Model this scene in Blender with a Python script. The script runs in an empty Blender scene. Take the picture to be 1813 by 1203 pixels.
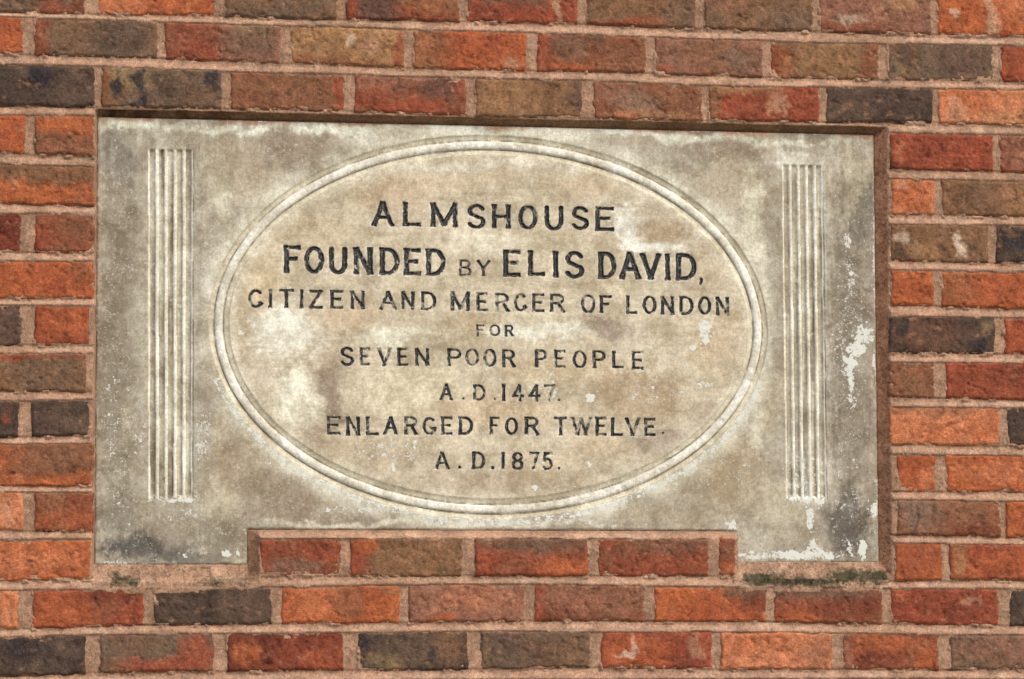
import bpy, math
import numpy as np

# ---------------------------------------------------------------- camera
scene = bpy.context.scene
col = scene.collection
cam_data = bpy.data.cameras.new("camera")
cam = bpy.data.objects.new("camera", cam_data)
col.objects.link(cam)
scene.camera = cam
cam_data.sensor_width = 36.0
cam_data.lens = 139.0
cam_data.clip_end = 200.0
yaw, pitch, roll = math.radians(8.679), math.radians(5.757), math.radians(-0.271)
from mathutils import Matrix, Vector
fwd = Vector((math.sin(yaw) * math.cos(pitch), math.cos(yaw) * math.cos(pitch), math.sin(pitch)))
right = Vector((math.cos(yaw), -math.sin(yaw), 0))
up = right.cross(fwd)
r2 = right * math.cos(roll) + up * math.sin(roll)
u2 = -right * math.sin(roll) + up * math.cos(roll)
cam.matrix_world = Matrix(((r2.x, u2.x, -fwd.x, -0.2080), (r2.y, u2.y, -fwd.y, -7.1981),
                           (r2.z, u2.z, -fwd.z, 1.6298), (0, 0, 0, 1)))

# ---------------------------------------------------------------- sky and sun (bright overcast, light from upper right)
SUN_EL, SUN_AZ = math.radians(48), math.radians(32)      # azimuth measured from the wall's normal towards the right
world = bpy.data.worlds.new("World"); scene.world = world; world.use_nodes = True
wn = world.node_tree
bg = wn.nodes["Background"]
sky = wn.nodes.new("ShaderNodeTexSky"); sky.sky_type = 'NISHITA'; sky.sun_disc = False
sky.sun_elevation = SUN_EL
sky.sun_rotation = math.pi - SUN_AZ
sky.air_density = 1.0; sky.dust_density = 3.5; sky.ozone_density = 1.0
wn.links.new(sky.outputs[0], bg.inputs[0]); bg.inputs[1].default_value = 0.13
sd = bpy.data.lights.new("sun", 'SUN'); sd.energy = 1.1; sd.angle = math.radians(32); sd.color = (1.0, 0.955, 0.895)
sun = bpy.data.objects.new("sun", sd); col.objects.link(sun)
to_sun = Vector((math.cos(SUN_EL) * math.sin(SUN_AZ), -math.cos(SUN_EL) * math.cos(SUN_AZ), math.sin(SUN_EL)))
sun.rotation_euler = to_sun.to_track_quat('Z', 'Y').to_euler()
scene.view_settings.view_transform = 'Standard'
scene.view_settings.look = 'None'
scene.view_settings.exposure = 0.50
scene.view_settings.gamma = 1.0

# ---------------------------------------------------------------- measured tables (metres; x along the wall, z up)
D_PLAQUE = 0.018        # how far the stone face lies behind the brick face
COURSES = [
 ([(-0.0548, 3.0315), (0.1152, 3.0305), (0.328, 3.0325), (0.5586, 3.0318), (0.7966, 3.0323), (1.0155, 3.0344), (1.2526, 3.0305), (1.4701, 3.0292), (1.7005, 3.0293), (1.8809, 3.0293)],
  [(-0.0542, 2.956), (0.1156, 2.9558), (0.3283, 2.9586), (0.5585, 2.9564), (0.7963, 2.9576), (1.015, 2.9583), (1.2518, 2.954), (1.4691, 2.9535), (1.6993, 2.9533), (1.8795, 2.9529)],
  [(-0.1108, 0.102), (0.1226, 0.3407), (0.3573, 0.567), (0.5828, 0.7954), (0.8071, 1.0195), (1.0346, 1.2446), (1.2587, 1.4707), (1.4805, 1.6999), (1.7099, 1.938)]),
 ([(-0.0541, 2.9497), (0.0075, 2.948), (0.2451, 2.9461), (0.4118, 2.9436), (0.5585, 2.9448), (0.7062, 2.9417), (0.8867, 2.9415), (1.1545, 2.9379), (1.3818, 2.9354), (1.6111, 2.935), (1.8792, 2.9377)],
  [(-0.0535, 2.8796), (0.008, 2.8778), (0.235, 2.8764), (0.4642, 2.8718), (0.6955, 2.8682), (0.929, 2.8678), (1.1432, 2.868), (1.3701, 2.8641), (1.5991, 2.8645), (1.8082, 2.8666), (1.8779, 2.8659)],
  [(-0.2172, -0.0097), (0.0078, 0.2349), (0.2463, 0.462), (0.4777, 0.6924), (0.7061, 0.9228), (0.9398, 1.1488), (1.1628, 1.3716), (1.3857, 1.5963), (1.6106, 1.821), (1.8321, 2.0421)]),
 ([(-0.0534, 2.8598), (0.1214, 2.8603), (0.3598, 2.8559), (0.569, 2.855), (0.8119, 2.8526), (1.0357, 2.8529), (1.2616, 2.8479), (1.4787, 2.8491), (1.6977, 2.8514), (1.8777, 2.8539)],
  [(-0.0527, 2.7825), (0.1166, 2.7838), (0.3496, 2.7841), (0.5795, 2.7843), (0.8116, 2.7803), (1.0246, 2.7801), (1.2609, 2.7793), (1.4778, 2.7813), (1.6967, 2.7843), (1.8764, 2.7845)],
  [(-0.1042, 0.1195), (0.1309, 0.3536), (0.3672, 0.5816), (0.5974, 0.8075), (0.8234, 1.028), (1.0462, 1.2559), (1.2656, 1.4794), (1.4903, 1.6994), (1.7093, 1.9181)]),
 ([(-0.0526, 2.7669), (0.1198, 2.7692), (1.6141, 2.7655), (1.8761, 2.7649)],
  [(-0.052, 2.6951), (0.1203, 2.6908), (1.6131, 2.6944), (1.8748, 2.6935)],
  [(-0.1747, -0.0052), (0.0101, 0.1201), (1.6147, 1.8169), (1.8279, 2.0386)]),
 ([(-0.0519, 2.6764), (0.1204, 2.6741), (1.6128, 2.6772), (1.8745, 2.6773)],
  [(-0.0513, 2.6037), (0.1208, 2.6012), (1.6118, 2.6084), (1.8732, 2.6081)],
  [(-0.1127, 0.1196), (1.6145, 1.701), (1.7142, 1.9424)]),
 ([(-0.0511, 2.586), (0.1209, 2.5866), (1.6116, 2.5913), (1.8729, 2.5919)],
  [(-0.0505, 2.5135), (0.1213, 2.5138), (1.6105, 2.5205), (1.8716, 2.5187)],
  [(-0.2235, -0.012), (0.0104, 0.1211), (1.611, 1.805), (1.816, 2.035)]),
 ([(-0.0504, 2.498), (0.1214, 2.5003), (1.6103, 2.5044), (1.8713, 2.5036)],
  [(-0.0498, 2.4277), (0.1218, 2.4298), (1.6093, 2.436), (1.87, 2.4326)],
  [(-0.101, 0.1206), (1.612, 1.6961), (1.7092, 1.928)]),
 ([(-0.0497, 2.4184), (0.1219, 2.4184), (1.609, 2.4168), (1.8697, 2.4155)],
  [(-0.0491, 2.3432), (0.1223, 2.3439), (1.6079, 2.3442), (1.8684, 2.3458)],
  [(-0.2217, -0.0087), (0.0117, 0.1139), (1.6074, 1.8141), (1.8284, 2.0425)]),
 ([(-0.049, 2.3288), (0.1224, 2.3315), (1.6077, 2.3293), (1.8681, 2.3297)],
  [(-0.0484, 2.2598), (0.1228, 2.2592), (1.6067, 2.2623), (1.8668, 2.2591)],
  [(-0.1197, 0.1083), (1.6051, 1.6955), (1.7152, 1.9413)]),
 ([(-0.0483, 2.2424), (0.1229, 2.2469), (1.6065, 2.2453), (1.8666, 2.2452)],
  [(-0.0478, 2.1757), (0.1233, 2.1789), (1.6054, 2.1731), (1.8652, 2.1715)],
  [(-0.2199, -0.0125), (0.0079, 0.1149), (1.606, 1.8209), (1.833, 2.061)]),
 ([(-0.0477, 2.1644), (0.1233, 2.1665), (1.6052, 2.1561), (1.8649, 2.1555)],
  [(-0.047, 2.0886), (0.1238, 2.0895), (1.6041, 2.0851), (1.8637, 2.0853)],
  [(-0.1081, 0.1215), (1.6177, 1.6971), (1.7134, 1.9489)]),
 ([(-0.0469, 2.0774), (0.1239, 2.0772), (1.6039, 2.0714), (1.8633, 2.0683)],
  [(-0.0464, 2.0069), (0.1243, 2.0034), (1.6029, 2.0037), (1.8621, 2.0003)],
  [(-0.2182, -0.0041), (0.0142, 0.122), (1.6175, 1.8179), (1.8277, 2.0463)]),
 ([(-0.0462, 1.9916), (0.1223, 1.9931), (0.4238, 1.994), (0.5688, 1.9954), (0.8823, 1.9964), (1.3067, 1.9976), (1.6082, 1.99), (1.8619, 1.9865)],
  [(-0.0456, 1.9152), (0.1228, 1.9195), (0.4239, 1.923), (0.5687, 1.9252), (0.8819, 1.9257), (1.306, 1.9263), (1.6071, 1.9173), (1.8606, 1.9187)],
  [(-0.1065, 0.1185), (0.4229, 0.5739), (0.5885, 0.7981), (0.8191, 1.0329), (1.0488, 1.2593), (1.2753, 1.3095), (1.612, 1.7053), (1.7161, 1.9347)]),
 ([(-0.0455, 1.8999), (0.1575, 1.9022), (0.4137, 1.9055), (0.6831, 1.9109), (0.9345, 1.9123), (1.1353, 1.9094), (1.3753, 1.9065), (1.5907, 1.9057), (1.8603, 1.9038)],
  [(-0.0449, 1.8278), (0.2088, 1.8358), (0.4447, 1.8388), (0.6829, 1.8397), (0.9131, 1.8427), (1.1401, 1.8427), (1.3692, 1.8416), (1.5897, 1.8373), (1.8591, 1.8341)],
  [(-0.2163, -0.0118), (0.0114, 0.2148), (0.2301, 0.4467), (0.4612, 0.682), (0.6955, 0.9132), (0.929, 1.1393), (1.1542, 1.3675), (1.3803, 1.5891), (1.6021, 1.8117), (1.8313, 2.0429)]),
 ([(-0.0448, 1.8156), (0.1122, 1.8195), (0.3522, 1.8224), (0.5894, 1.8233), (0.8081, 1.8262), (1.0288, 1.824), (1.2516, 1.8249), (1.4763, 1.8227), (1.714, 1.8183), (1.8588, 1.8182)],
  [(-0.0442, 1.7456), (0.1075, 1.7493), (0.3472, 1.7508), (0.5687, 1.7534), (0.7974, 1.755), (1.0284, 1.7566), (1.2615, 1.754), (1.4647, 1.7536), (1.6912, 1.7511), (1.8576, 1.7518)],
  [(-0.105, 0.1103), (0.1327, 0.342), (0.3635, 0.579), (0.6029, 0.808), (0.83, 1.0349), (1.0529, 1.264), (1.2789, 1.4909), (1.5092, 1.695), (1.7145, 1.9314)]),
 ([(-0.0441, 1.7304), (0.414, 1.7343), (0.8811, 1.7383), (1.3574, 1.7382), (1.8573, 1.736)],
  [(-0.0435, 1.6596), (0.4141, 1.6628), (0.8807, 1.6661), (1.3565, 1.6653), (1.8559, 1.6623)],
  [(-0.2145, 0.0087), (0.0228, 0.2278), (0.24, 0.4572), (0.4717, 0.6889), (0.7045, 0.9186), (0.9333, 1.1463), (1.1612, 1.374), (1.389, 1.5931), (1.6082, 1.8163), (1.8315, 2.0448)]),
]
PLAQUE_POLY = [(0.1258, 2.769), (1.5879, 2.7624), (1.5861, 1.956), (1.3176, 1.9554), (1.3107, 2.0143), (0.4057, 2.0093), (0.4007, 1.9494), (0.1244, 1.9458)]
OVAL = [(0.3303, 2.3884), (1.3784, 2.3884), (0.8481, 2.7482), (0.8535, 2.0316)]  # left, right, top, bottom of the outer edge
FLUTES = [[(0.2182, 2.7109), (0.3012, 2.7113), (0.3024, 2.0688), (0.2221, 2.0664)], [(1.4091, 2.7032), (1.4875, 2.7024), (1.4881, 2.0719), (1.4103, 2.0716)]]
# glyph, metric corners (left, right, top, bottom), wear of the paint
LETTERS = [
 ('A',0.6318,0.6729,2.6204,2.5734,0.10), ('L',0.6904,0.7241,2.6202,2.5748,0.10), ('M',0.7421,0.7923,2.6201,2.5730,0.15), ('S',0.8099,0.8450,2.6189,2.5713,0.12), ('H',0.8570,0.8920,2.6186,2.5730,0.10), ('O',0.9059,0.9431,2.6183,2.5716,0.15), ('U',0.9559,0.9917,2.6175,2.5702,0.05), ('S',1.0061,1.0403,2.6177,2.5720,0.12), ('E',1.0521,1.0874,2.6169,2.5712,0.10),
 ('F',0.4690,0.5002,2.5361,2.4844,0.12), ('O',0.5060,0.5436,2.5353,2.4834,0.18), ('U',0.5520,0.5866,2.5348,2.4828,0.10), ('N',0.5981,0.6338,2.5344,2.4829,0.15), ('D',0.6465,0.6838,2.5346,2.4830,0.15), ('E',0.6917,0.7233,2.5336,2.4831,0.12), ('D',0.7328,0.7698,2.5342,2.4826,0.15), ('B',0.7941,0.8184,2.5139,2.4822,0.45), ('Y',0.8279,0.8534,2.5133,2.4827,0.40),
 ('E',0.8778,0.9108,2.5335,2.4828,0.12), ('L',0.9246,0.9565,2.5330,2.4850,0.10), ('I',0.9714,0.9815,2.5324,2.4823,0.08), ('S',0.9933,1.0306,2.5329,2.4807,0.10), ('D',1.0568,1.0916,2.5324,2.4804,0.15), ('A',1.0969,1.1378,2.5330,2.4809,0.10), ('V',1.1366,1.1765,2.5310,2.4807,0.08), ('I',1.1839,1.1936,2.5308,2.4797,0.12), ('D',1.2048,1.2441,2.5317,2.4802,0.20), (',',1.2476,1.2562,2.4880,2.4720,0.20),
 ('C',0.4023,0.4313,2.4536,2.4186,0.15), ('I',0.4403,0.4473,2.4545,2.4190,0.10), ('T',0.4597,0.4875,2.4549,2.4193,0.20), ('I',0.4976,0.5053,2.4546,2.4188,0.15), ('Z',0.5149,0.5410,2.4537,2.4189,0.15), ('E',0.5547,0.5789,2.4542,2.4190,0.15), ('N',0.5923,0.6185,2.4534,2.4188,0.25), ('A',0.6458,0.6782,2.4532,2.4180,0.35), ('N',0.6866,0.7116,2.4532,2.4188,0.15), ('D',0.7232,0.7524,2.4534,2.4177,0.35), ('M',0.7788,0.8147,2.4542,2.4178,0.25), ('E',0.8263,0.8489,2.4531,2.4172,0.45), ('R',0.8619,0.8892,2.4525,2.4166,0.45), ('C',0.8970,0.9229,2.4519,2.4177,0.25), ('E',0.9316,0.9547,2.4523,2.4174,0.20), ('R',0.9651,0.9934,2.4523,2.4165,0.25), ('O',1.0232,1.0513,2.4516,2.4157,0.20), ('F',1.0592,1.0824,2.4503,2.4168,0.15), ('L',1.1092,1.1312,2.4510,2.4159,0.20), ('O',1.1405,1.1674,2.4508,2.4156,0.30), ('N',1.1752,1.2002,2.4504,2.4155,0.20), ('D',1.2104,1.2380,2.4508,2.4150,0.20), ('O',1.2457,1.2713,2.4508,2.4154,0.15), ('N',1.2795,1.3050,2.4502,2.4144,0.25),
 ('F',0.8261,0.8421,2.3930,2.3709,0.35), ('O',0.8505,0.8720,2.3933,2.3712,0.30), ('R',0.8799,0.8968,2.3931,2.3708,0.35),
 ('S',0.5729,0.5991,2.3494,2.3131,0.10), ('E',0.6090,0.6284,2.3480,2.3144,0.50), ('V',0.6420,0.6682,2.3477,2.3138,0.30), ('E',0.6787,0.6995,2.3480,2.3141,0.30), ('N',0.7124,0.7385,2.3480,2.3144,0.15), ('P',0.7724,0.7988,2.3480,2.3150,0.30), ('O',0.8054,0.8320,2.3483,2.3146,0.40), ('O',0.8389,0.8645,2.3479,2.3139,0.25), ('R',0.8745,0.9002,2.3473,2.3135,0.25), ('P',0.9362,0.9595,2.3479,2.3132,0.20), ('E',0.9723,0.9938,2.3473,2.3135,0.30), ('O',1.0071,1.0338,2.3465,2.3129,0.20), ('P',1.0449,1.0700,2.3475,2.3133,0.15), ('L',1.0818,1.1036,2.3468,2.3136,0.15), ('E',1.1186,1.1416,2.3465,2.3122,0.20),
 ('A',0.7581,0.7820,2.2826,2.2512,0.25), ('.',0.7985,0.8044,2.2574,2.2516,0.20), ('D',0.8201,0.8436,2.2817,2.2511,0.15), ('.',0.8576,0.8636,2.2572,2.2513,0.30), ('1',0.8742,0.8810,2.2830,2.2504,0.20), ('4',0.8926,0.9152,2.2824,2.2500,0.30), ('4',0.9242,0.9466,2.2824,2.2503,0.45), ('7',0.9525,0.9743,2.2827,2.2505,0.40), ('.',0.9781,0.9842,2.2565,2.2507,0.20),
 ('E',0.5488,0.5737,2.2204,2.1864,0.15), ('N',0.5841,0.6097,2.2203,2.1846,0.12), ('L',0.6203,0.6439,2.2205,2.1855,0.30), ('A',0.6531,0.6799,2.2208,2.1865,0.12), ('R',0.6917,0.7169,2.2215,2.1863,0.15), ('G',0.7252,0.7514,2.2203,2.1865,0.15), ('E',0.7602,0.7813,2.2215,2.1872,0.20), ('D',0.7928,0.8201,2.2218,2.1874,0.12), ('F',0.8506,0.8698,2.2215,2.1878,0.30), ('O',0.8796,0.9041,2.2208,2.1876,0.15), ('R',0.9164,0.9438,2.2223,2.1872,0.15), ('T',0.9715,0.9960,2.2225,2.1876,0.20), ('W',1.0036,1.0422,2.2223,2.1878,0.50), ('E',1.0494,1.0707,2.2233,2.1877,0.30), ('L',1.0788,1.1018,2.2219,2.1874,0.08), ('V',1.1054,1.1343,2.2221,2.1876,0.25), ('E',1.1414,1.1629,2.2217,2.1878,0.12), ('.',1.1742,1.1806,2.1969,2.1906,0.60),
 ('A',0.7480,0.7757,2.1564,2.1230,0.25), ('.',0.7910,0.7983,2.1310,2.1242,0.20), ('D',0.8178,0.8424,2.1568,2.1240,0.15), ('.',0.8524,0.8601,2.1308,2.1235,0.20), ('1',0.8725,0.8788,2.1565,2.1240,0.15), ('8',0.8909,0.9142,2.1566,2.1227,0.15), ('7',0.9246,0.9433,2.1571,2.1239,0.30), ('5',0.9479,0.9697,2.1570,2.1225,0.20), ('.',0.9772,0.9840,2.1300,2.1237,0.15),
]
STAINS_OUT = [(0.1621, 2.3596, 0.0371, 0.42, 126, 115, 95, 0.8),
 (0.1592, 2.7088, 0.0412, 0.055, 112, 106, 92, 0.7),
 (0.2215, 2.6627, 0.0165, 0.075, 112, 103, 88, 0.7),
 (0.2588, 2.4022, 0.0618, 0.33, 165, 158, 132, 0.5),
 (0.1848, 2.7596, 0.067, 0.011, 196, 196, 170, 0.9),
 (0.8459, 2.7519, 0.7107, 0.013, 206, 205, 182, 0.85),
 (0.2575, 2.7316, 0.0618, 0.018, 150, 142, 120, 0.6),
 (0.5079, 2.714, 0.0845, 0.034, 136, 122, 100, 0.85),
 (0.372, 2.7158, 0.0721, 0.026, 150, 137, 112, 0.7),
 (0.4139, 2.6555, 0.0721, 0.05, 172, 160, 132, 0.6),
 (0.3461, 2.6438, 0.0288, 0.07, 196, 190, 160, 0.6),
 (0.6341, 2.7332, 0.0618, 0.018, 205, 202, 180, 0.6),
 (1.3074, 2.7304, 0.0721, 0.024, 142, 128, 106, 0.8),
 (1.1347, 2.7358, 0.0567, 0.014, 152, 138, 114, 0.7),
 (1.2102, 2.7436, 0.0309, 0.012, 200, 196, 172, 0.6),
 (1.4487, 2.7351, 0.0464, 0.014, 126, 116, 98, 0.8),
 (1.3067, 2.6596, 0.0824, 0.06, 165, 152, 125, 0.6),
 (1.4376, 2.7187, 0.0577, 0.024, 212, 208, 184, 0.7),
 (1.3492, 2.5854, 0.0268, 0.12, 202, 196, 168, 0.6),
 (1.3105, 2.5101, 0.0309, 0.08, 175, 158, 125, 0.5),
 (1.5438, 2.6635, 0.0309, 0.06, 165, 157, 132, 0.5),
 (1.5693, 2.6102, 0.0227, 0.09, 108, 102, 88, 0.7),
 (1.5125, 2.6093, 0.0165, 0.1, 130, 120, 98, 0.6),
 (1.5306, 2.3313, 0.0474, 0.33, 120, 109, 90, 0.85),
 (1.5526, 2.3529, 0.0268, 0.06, 165, 158, 138, 0.5),
 (0.2143, 1.9758, 0.1082, 0.024, 82, 78, 70, 0.85),
 (0.2914, 1.9626, 0.0927, 0.014, 100, 94, 82, 0.6),
 (0.1629, 2.0239, 0.0464, 0.04, 120, 112, 94, 0.7),
 (0.2707, 2.0089, 0.0618, 0.03, 130, 118, 98, 0.6),
 (0.3634, 1.9968, 0.0515, 0.045, 126, 116, 96, 0.7),
 (0.3529, 2.0711, 0.0464, 0.06, 172, 162, 132, 0.6),
 (0.3107, 2.3403, 0.0227, 0.22, 150, 141, 122, 0.6),
 (0.3362, 2.4866, 0.0206, 0.08, 158, 148, 128, 0.6),
 (0.4148, 2.1335, 0.0927, 0.06, 152, 136, 110, 0.7),
 (0.4667, 2.0923, 0.0927, 0.04, 142, 128, 106, 0.6),
 (1.2577, 2.0751, 0.1133, 0.04, 152, 140, 116, 0.6),
 (0.3825, 2.676, 0.0618, 0.04, 150, 136, 112, 0.5),
 (1.2634, 2.6589, 0.0618, 0.03, 158, 145, 120, 0.5),
 (0.4875, 2.0385, 0.1236, 0.022, 142, 128, 106, 0.8),
 (0.6124, 2.0183, 0.1545, 0.009, 205, 200, 178, 0.8),
 (0.7379, 2.0312, 0.0618, 0.01, 140, 130, 110, 0.6),
 (0.8851, 2.0202, 0.206, 0.008, 190, 184, 164, 0.8),
 (1.1504, 2.0379, 0.1236, 0.018, 160, 148, 122, 0.6),
 (1.3119, 2.1281, 0.0721, 0.08, 170, 153, 122, 0.6),
 (1.3672, 2.2661, 0.0206, 0.12, 196, 188, 160, 0.6),
 (1.3972, 2.0547, 0.0721, 0.06, 178, 168, 140, 0.6),
 (1.5263, 2.0182, 0.0597, 0.07, 98, 90, 78, 0.9),
 (1.4398, 2.0126, 0.0618, 0.035, 150, 140, 118, 0.6),
 (1.3534, 1.9913, 0.0412, 0.03, 168, 160, 140, 0.5),
 (0.5707, 2.0721, 0.1236, 0.02, 150, 136, 112, 0.5)]
STAINS_IN = [(0.851, 2.6946, 0.2163, 0.012, 212, 205, 185, 0.5),
 (0.7607, 2.6591, 0.1339, 0.026, 196, 180, 150, 0.6),
 (0.6761, 2.6334, 0.0824, 0.04, 172, 152, 122, 0.7),
 (0.529, 2.5521, 0.0927, 0.045, 182, 166, 134, 0.6),
 (0.4246, 2.4668, 0.0412, 0.06, 192, 174, 138, 0.6),
 (0.8451, 2.5514, 0.0721, 0.028, 208, 200, 172, 0.7),
 (1.1206, 2.582, 0.0433, 0.038, 226, 224, 208, 1.0),
 (1.1227, 2.5767, 0.0391, 0.034, 228, 226, 210, 1.0),
 (1.1546, 2.5431, 0.0721, 0.012, 220, 216, 198, 0.95),
 (1.0588, 2.6343, 0.0258, 0.016, 205, 198, 175, 0.7),
 (1.1818, 2.5776, 0.0567, 0.024, 162, 141, 112, 0.8),
 (1.0482, 2.6554, 0.0824, 0.026, 182, 164, 134, 0.7),
 (0.9938, 2.5111, 0.1133, 0.03, 190, 178, 148, 0.5),
 (1.251, 2.4986, 0.0515, 0.04, 172, 156, 128, 0.6),
 (0.4716, 2.3785, 0.0773, 0.06, 216, 208, 184, 0.85),
 (0.3936, 2.362, 0.0206, 0.07, 182, 168, 138, 0.6),
 (0.6652, 2.3649, 0.0721, 0.02, 214, 206, 180, 0.8),
 (0.5918, 2.406, 0.0824, 0.026, 178, 158, 126, 0.7),
 (0.4873, 2.2587, 0.0567, 0.06, 214, 206, 180, 0.85),
 (0.4042, 2.258, 0.0309, 0.06, 170, 158, 132, 0.6),
 (0.5603, 2.2697, 0.0247, 0.07, 142, 126, 106, 0.85),
 (0.5708, 2.3221, 0.0309, 0.03, 158, 142, 116, 0.6),
 (0.6965, 2.2709, 0.0927, 0.046, 208, 198, 166, 0.75),
 (0.8233, 2.3929, 0.0618, 0.02, 176, 158, 126, 0.7),
 (0.9664, 2.3786, 0.1133, 0.018, 216, 208, 184, 0.85),
 (0.9506, 2.4101, 0.0721, 0.02, 200, 190, 160, 0.6),
 (1.0837, 2.3852, 0.0515, 0.034, 152, 137, 118, 0.85),
 (0.9926, 2.3103, 0.1339, 0.026, 196, 178, 144, 0.6),
 (1.1309, 2.2641, 0.103, 0.055, 164, 144, 114, 0.75),
 (1.2604, 2.3499, 0.0515, 0.05, 182, 162, 128, 0.6),
 (1.3037, 2.3716, 0.0268, 0.09, 176, 160, 130, 0.6),
 (0.8544, 2.2303, 0.1442, 0.03, 190, 170, 136, 0.6),
 (0.6125, 2.1555, 0.0824, 0.04, 168, 152, 124, 0.7),
 (0.529, 2.1757, 0.0412, 0.04, 160, 145, 120, 0.6),
 (0.8855, 2.0965, 0.1854, 0.024, 166, 150, 124, 0.75),
 (1.1729, 2.1747, 0.0927, 0.026, 152, 138, 118, 0.75),
 (1.0555, 2.1687, 0.0618, 0.03, 182, 164, 132, 0.6),
 (0.9491, 2.1366, 0.0618, 0.03, 190, 172, 138, 0.5),
 (1.2484, 2.2228, 0.0412, 0.03, 172, 158, 132, 0.5)]
FLAKES = [(1.5616, 2.3743, 0.0206, 0.02, 1.0), (1.5504, 2.3507, 0.0206, 0.022, 1.0), (1.537, 2.3261, 0.0155, 0.02, 1.0), (1.5367, 2.2994, 0.0072, 0.045, 0.9), (1.4392, 1.9683, 0.1082, 0.009, 0.95), (1.461, 1.9863, 0.0124, 0.022, 0.8), (1.555, 1.976, 0.0093, 0.022, 1.0), (1.5323, 1.9812, 0.0062, 0.016, 0.9), (1.4535, 2.0707, 0.0268, 0.012, 0.95), (1.4531, 2.039, 0.0082, 0.026, 0.95), (1.4453, 2.1077, 0.0412, 0.06, 0.55), (1.4243, 2.0717, 0.0144, 0.008, 0.9), (1.5886, 2.3533, 0.0052, 0.38, 0.75), (1.5788, 2.0501, 0.0103, 0.02, 0.9), (1.5311, 2.374, 0.0371, 0.15, 0.4), (1.5275, 2.1081, 0.0515, 0.13, 0.36), (1.5369, 2.556, 0.0082, 0.02, 0.9), (1.5413, 2.481, 0.0124, 0.04, 0.5), (0.1653, 2.1527, 0.0412, 0.16, 0.38), (0.1979, 2.1942, 0.0309, 0.06, 0.4), (0.3207, 2.4655, 0.0185, 0.08, 0.42), (0.3174, 2.1847, 0.0144, 0.06, 0.6), (0.2911, 2.0347, 0.0412, 0.014, 0.5), (0.3655, 1.9659, 0.0082, 0.009, 1.0), (0.3851, 1.97, 0.0031, 0.008, 0.8), (0.2914, 1.9647, 0.0062, 0.006, 1.0), (0.1326, 1.9469, 0.1236, 0.004, 0.7), (0.312, 1.9472, 0.1236, 0.003, 0.6), (0.2602, 2.0665, 0.0618, 0.005, 0.7), (0.2962, 2.0646, 0.0103, 0.006, 1.0), (0.8009, 2.0272, 0.1133, 0.009, 0.6), (0.9908, 2.0237, 0.1545, 0.007, 0.5), (0.6124, 2.0515, 0.0721, 0.01, 0.55), (0.4667, 2.1338, 0.0618, 0.008, 0.45), (1.3054, 2.0227, 0.0124, 0.012, 0.8), (1.3136, 1.9912, 0.0052, 0.03, 0.8), (1.3531, 1.9618, 0.0515, 0.005, 0.8), (1.2575, 2.3839, 0.0124, 0.026, 0.9), (1.2303, 2.356, 0.0093, 0.008, 1.0), (1.2384, 2.3073, 0.0206, 0.03, 0.55), (1.2597, 2.2832, 0.0165, 0.008, 0.85), (1.2062, 2.307, 0.0721, 0.04, 0.38), (0.9658, 2.2732, 0.0093, 0.026, 0.95), (1.037, 2.257, 0.0093, 0.008, 1.0), (1.0372, 2.1329, 0.0082, 0.007, 1.0), (0.6721, 2.1329, 0.0041, 0.009, 1.0), (0.947, 2.1397, 0.0052, 0.014, 0.8), (0.6753, 2.1611, 0.0721, 0.024, 0.5), (0.9361, 2.0863, 0.0062, 0.006, 1.0), (0.4663, 2.4548, 0.0165, 0.004, 0.9), (0.3936, 2.3745, 0.0082, 0.007, 1.0), (0.5919, 2.6796, 0.0103, 0.008, 0.3), (1.1844, 2.2645, 0.0824, 0.03, 0.4), (1.3015, 2.1597, 0.0618, 0.1, 0.3), (1.0976, 2.1059, 0.0824, 0.04, 0.25), (0.2601, 2.0707, 0.0618, 0.008, 0.45)]
SILL = [(0.1236, 1.943), (1.6069, 1.9067), (0.4002, 1.9466), (0.4218, 1.993), (1.3094, 1.9483), (0.1676, 1.9206), (0.1931, 1.9155), (0.357, 1.9157), (1.3594, 1.9191), (1.5208, 1.9277), (1.5856, 1.9278)]

# ---------------------------------------------------------------- numpy helpers
def hash2(ix, iy, seed):
    h = (ix.astype(np.int64) * 374761393 + iy.astype(np.int64) * 668265263 + int(seed) * 144665) & 0xFFFFFFFF
    h = ((h ^ (h >> 13)) * 1274126177) & 0xFFFFFFFF
    h = (h ^ (h >> 16)) & 0xFFFFFF
    return h / float(0xFFFFFF)

def vnoise(x, y, seed=0):
    x = np.asarray(x, float); y = np.asarray(y, float)
    ix = np.floor(x); iy = np.floor(y); fx = x - ix; fy = y - iy
    fx = fx * fx * (3 - 2 * fx); fy = fy * fy * (3 - 2 * fy)
    a = hash2(ix, iy, seed); b = hash2(ix + 1, iy, seed); c = hash2(ix, iy + 1, seed); d = hash2(ix + 1, iy + 1, seed)
    return (a + (b - a) * fx) * (1 - fy) + (c + (d - c) * fx) * fy

def fbm(x, y, seed=0, oct=4):           # about -1 .. 1
    s = 0; a = 1.0; t = 0
    for o in range(oct):
        ca, sa = math.cos(.5 + 1.1 * o), math.sin(.5 + 1.1 * o)
        s = s + a * (vnoise((x * ca - y * sa) * 2 ** o + 5.3 * o, (x * sa + y * ca) * 2 ** o, seed + 17 * o) * 2 - 1); t += a; a *= 0.55
    return s / t * 1.5

def lin(c):
    c = np.asarray(c, float) / 255.0
    return np.where(c <= 0.04045, c / 12.92, ((c + 0.055) / 1.055) ** 2.4)

def smooth(a, b, x):
    t = np.clip((x - a) / (b - a), 0, 1); return t * t * (3 - 2 * t)

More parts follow.
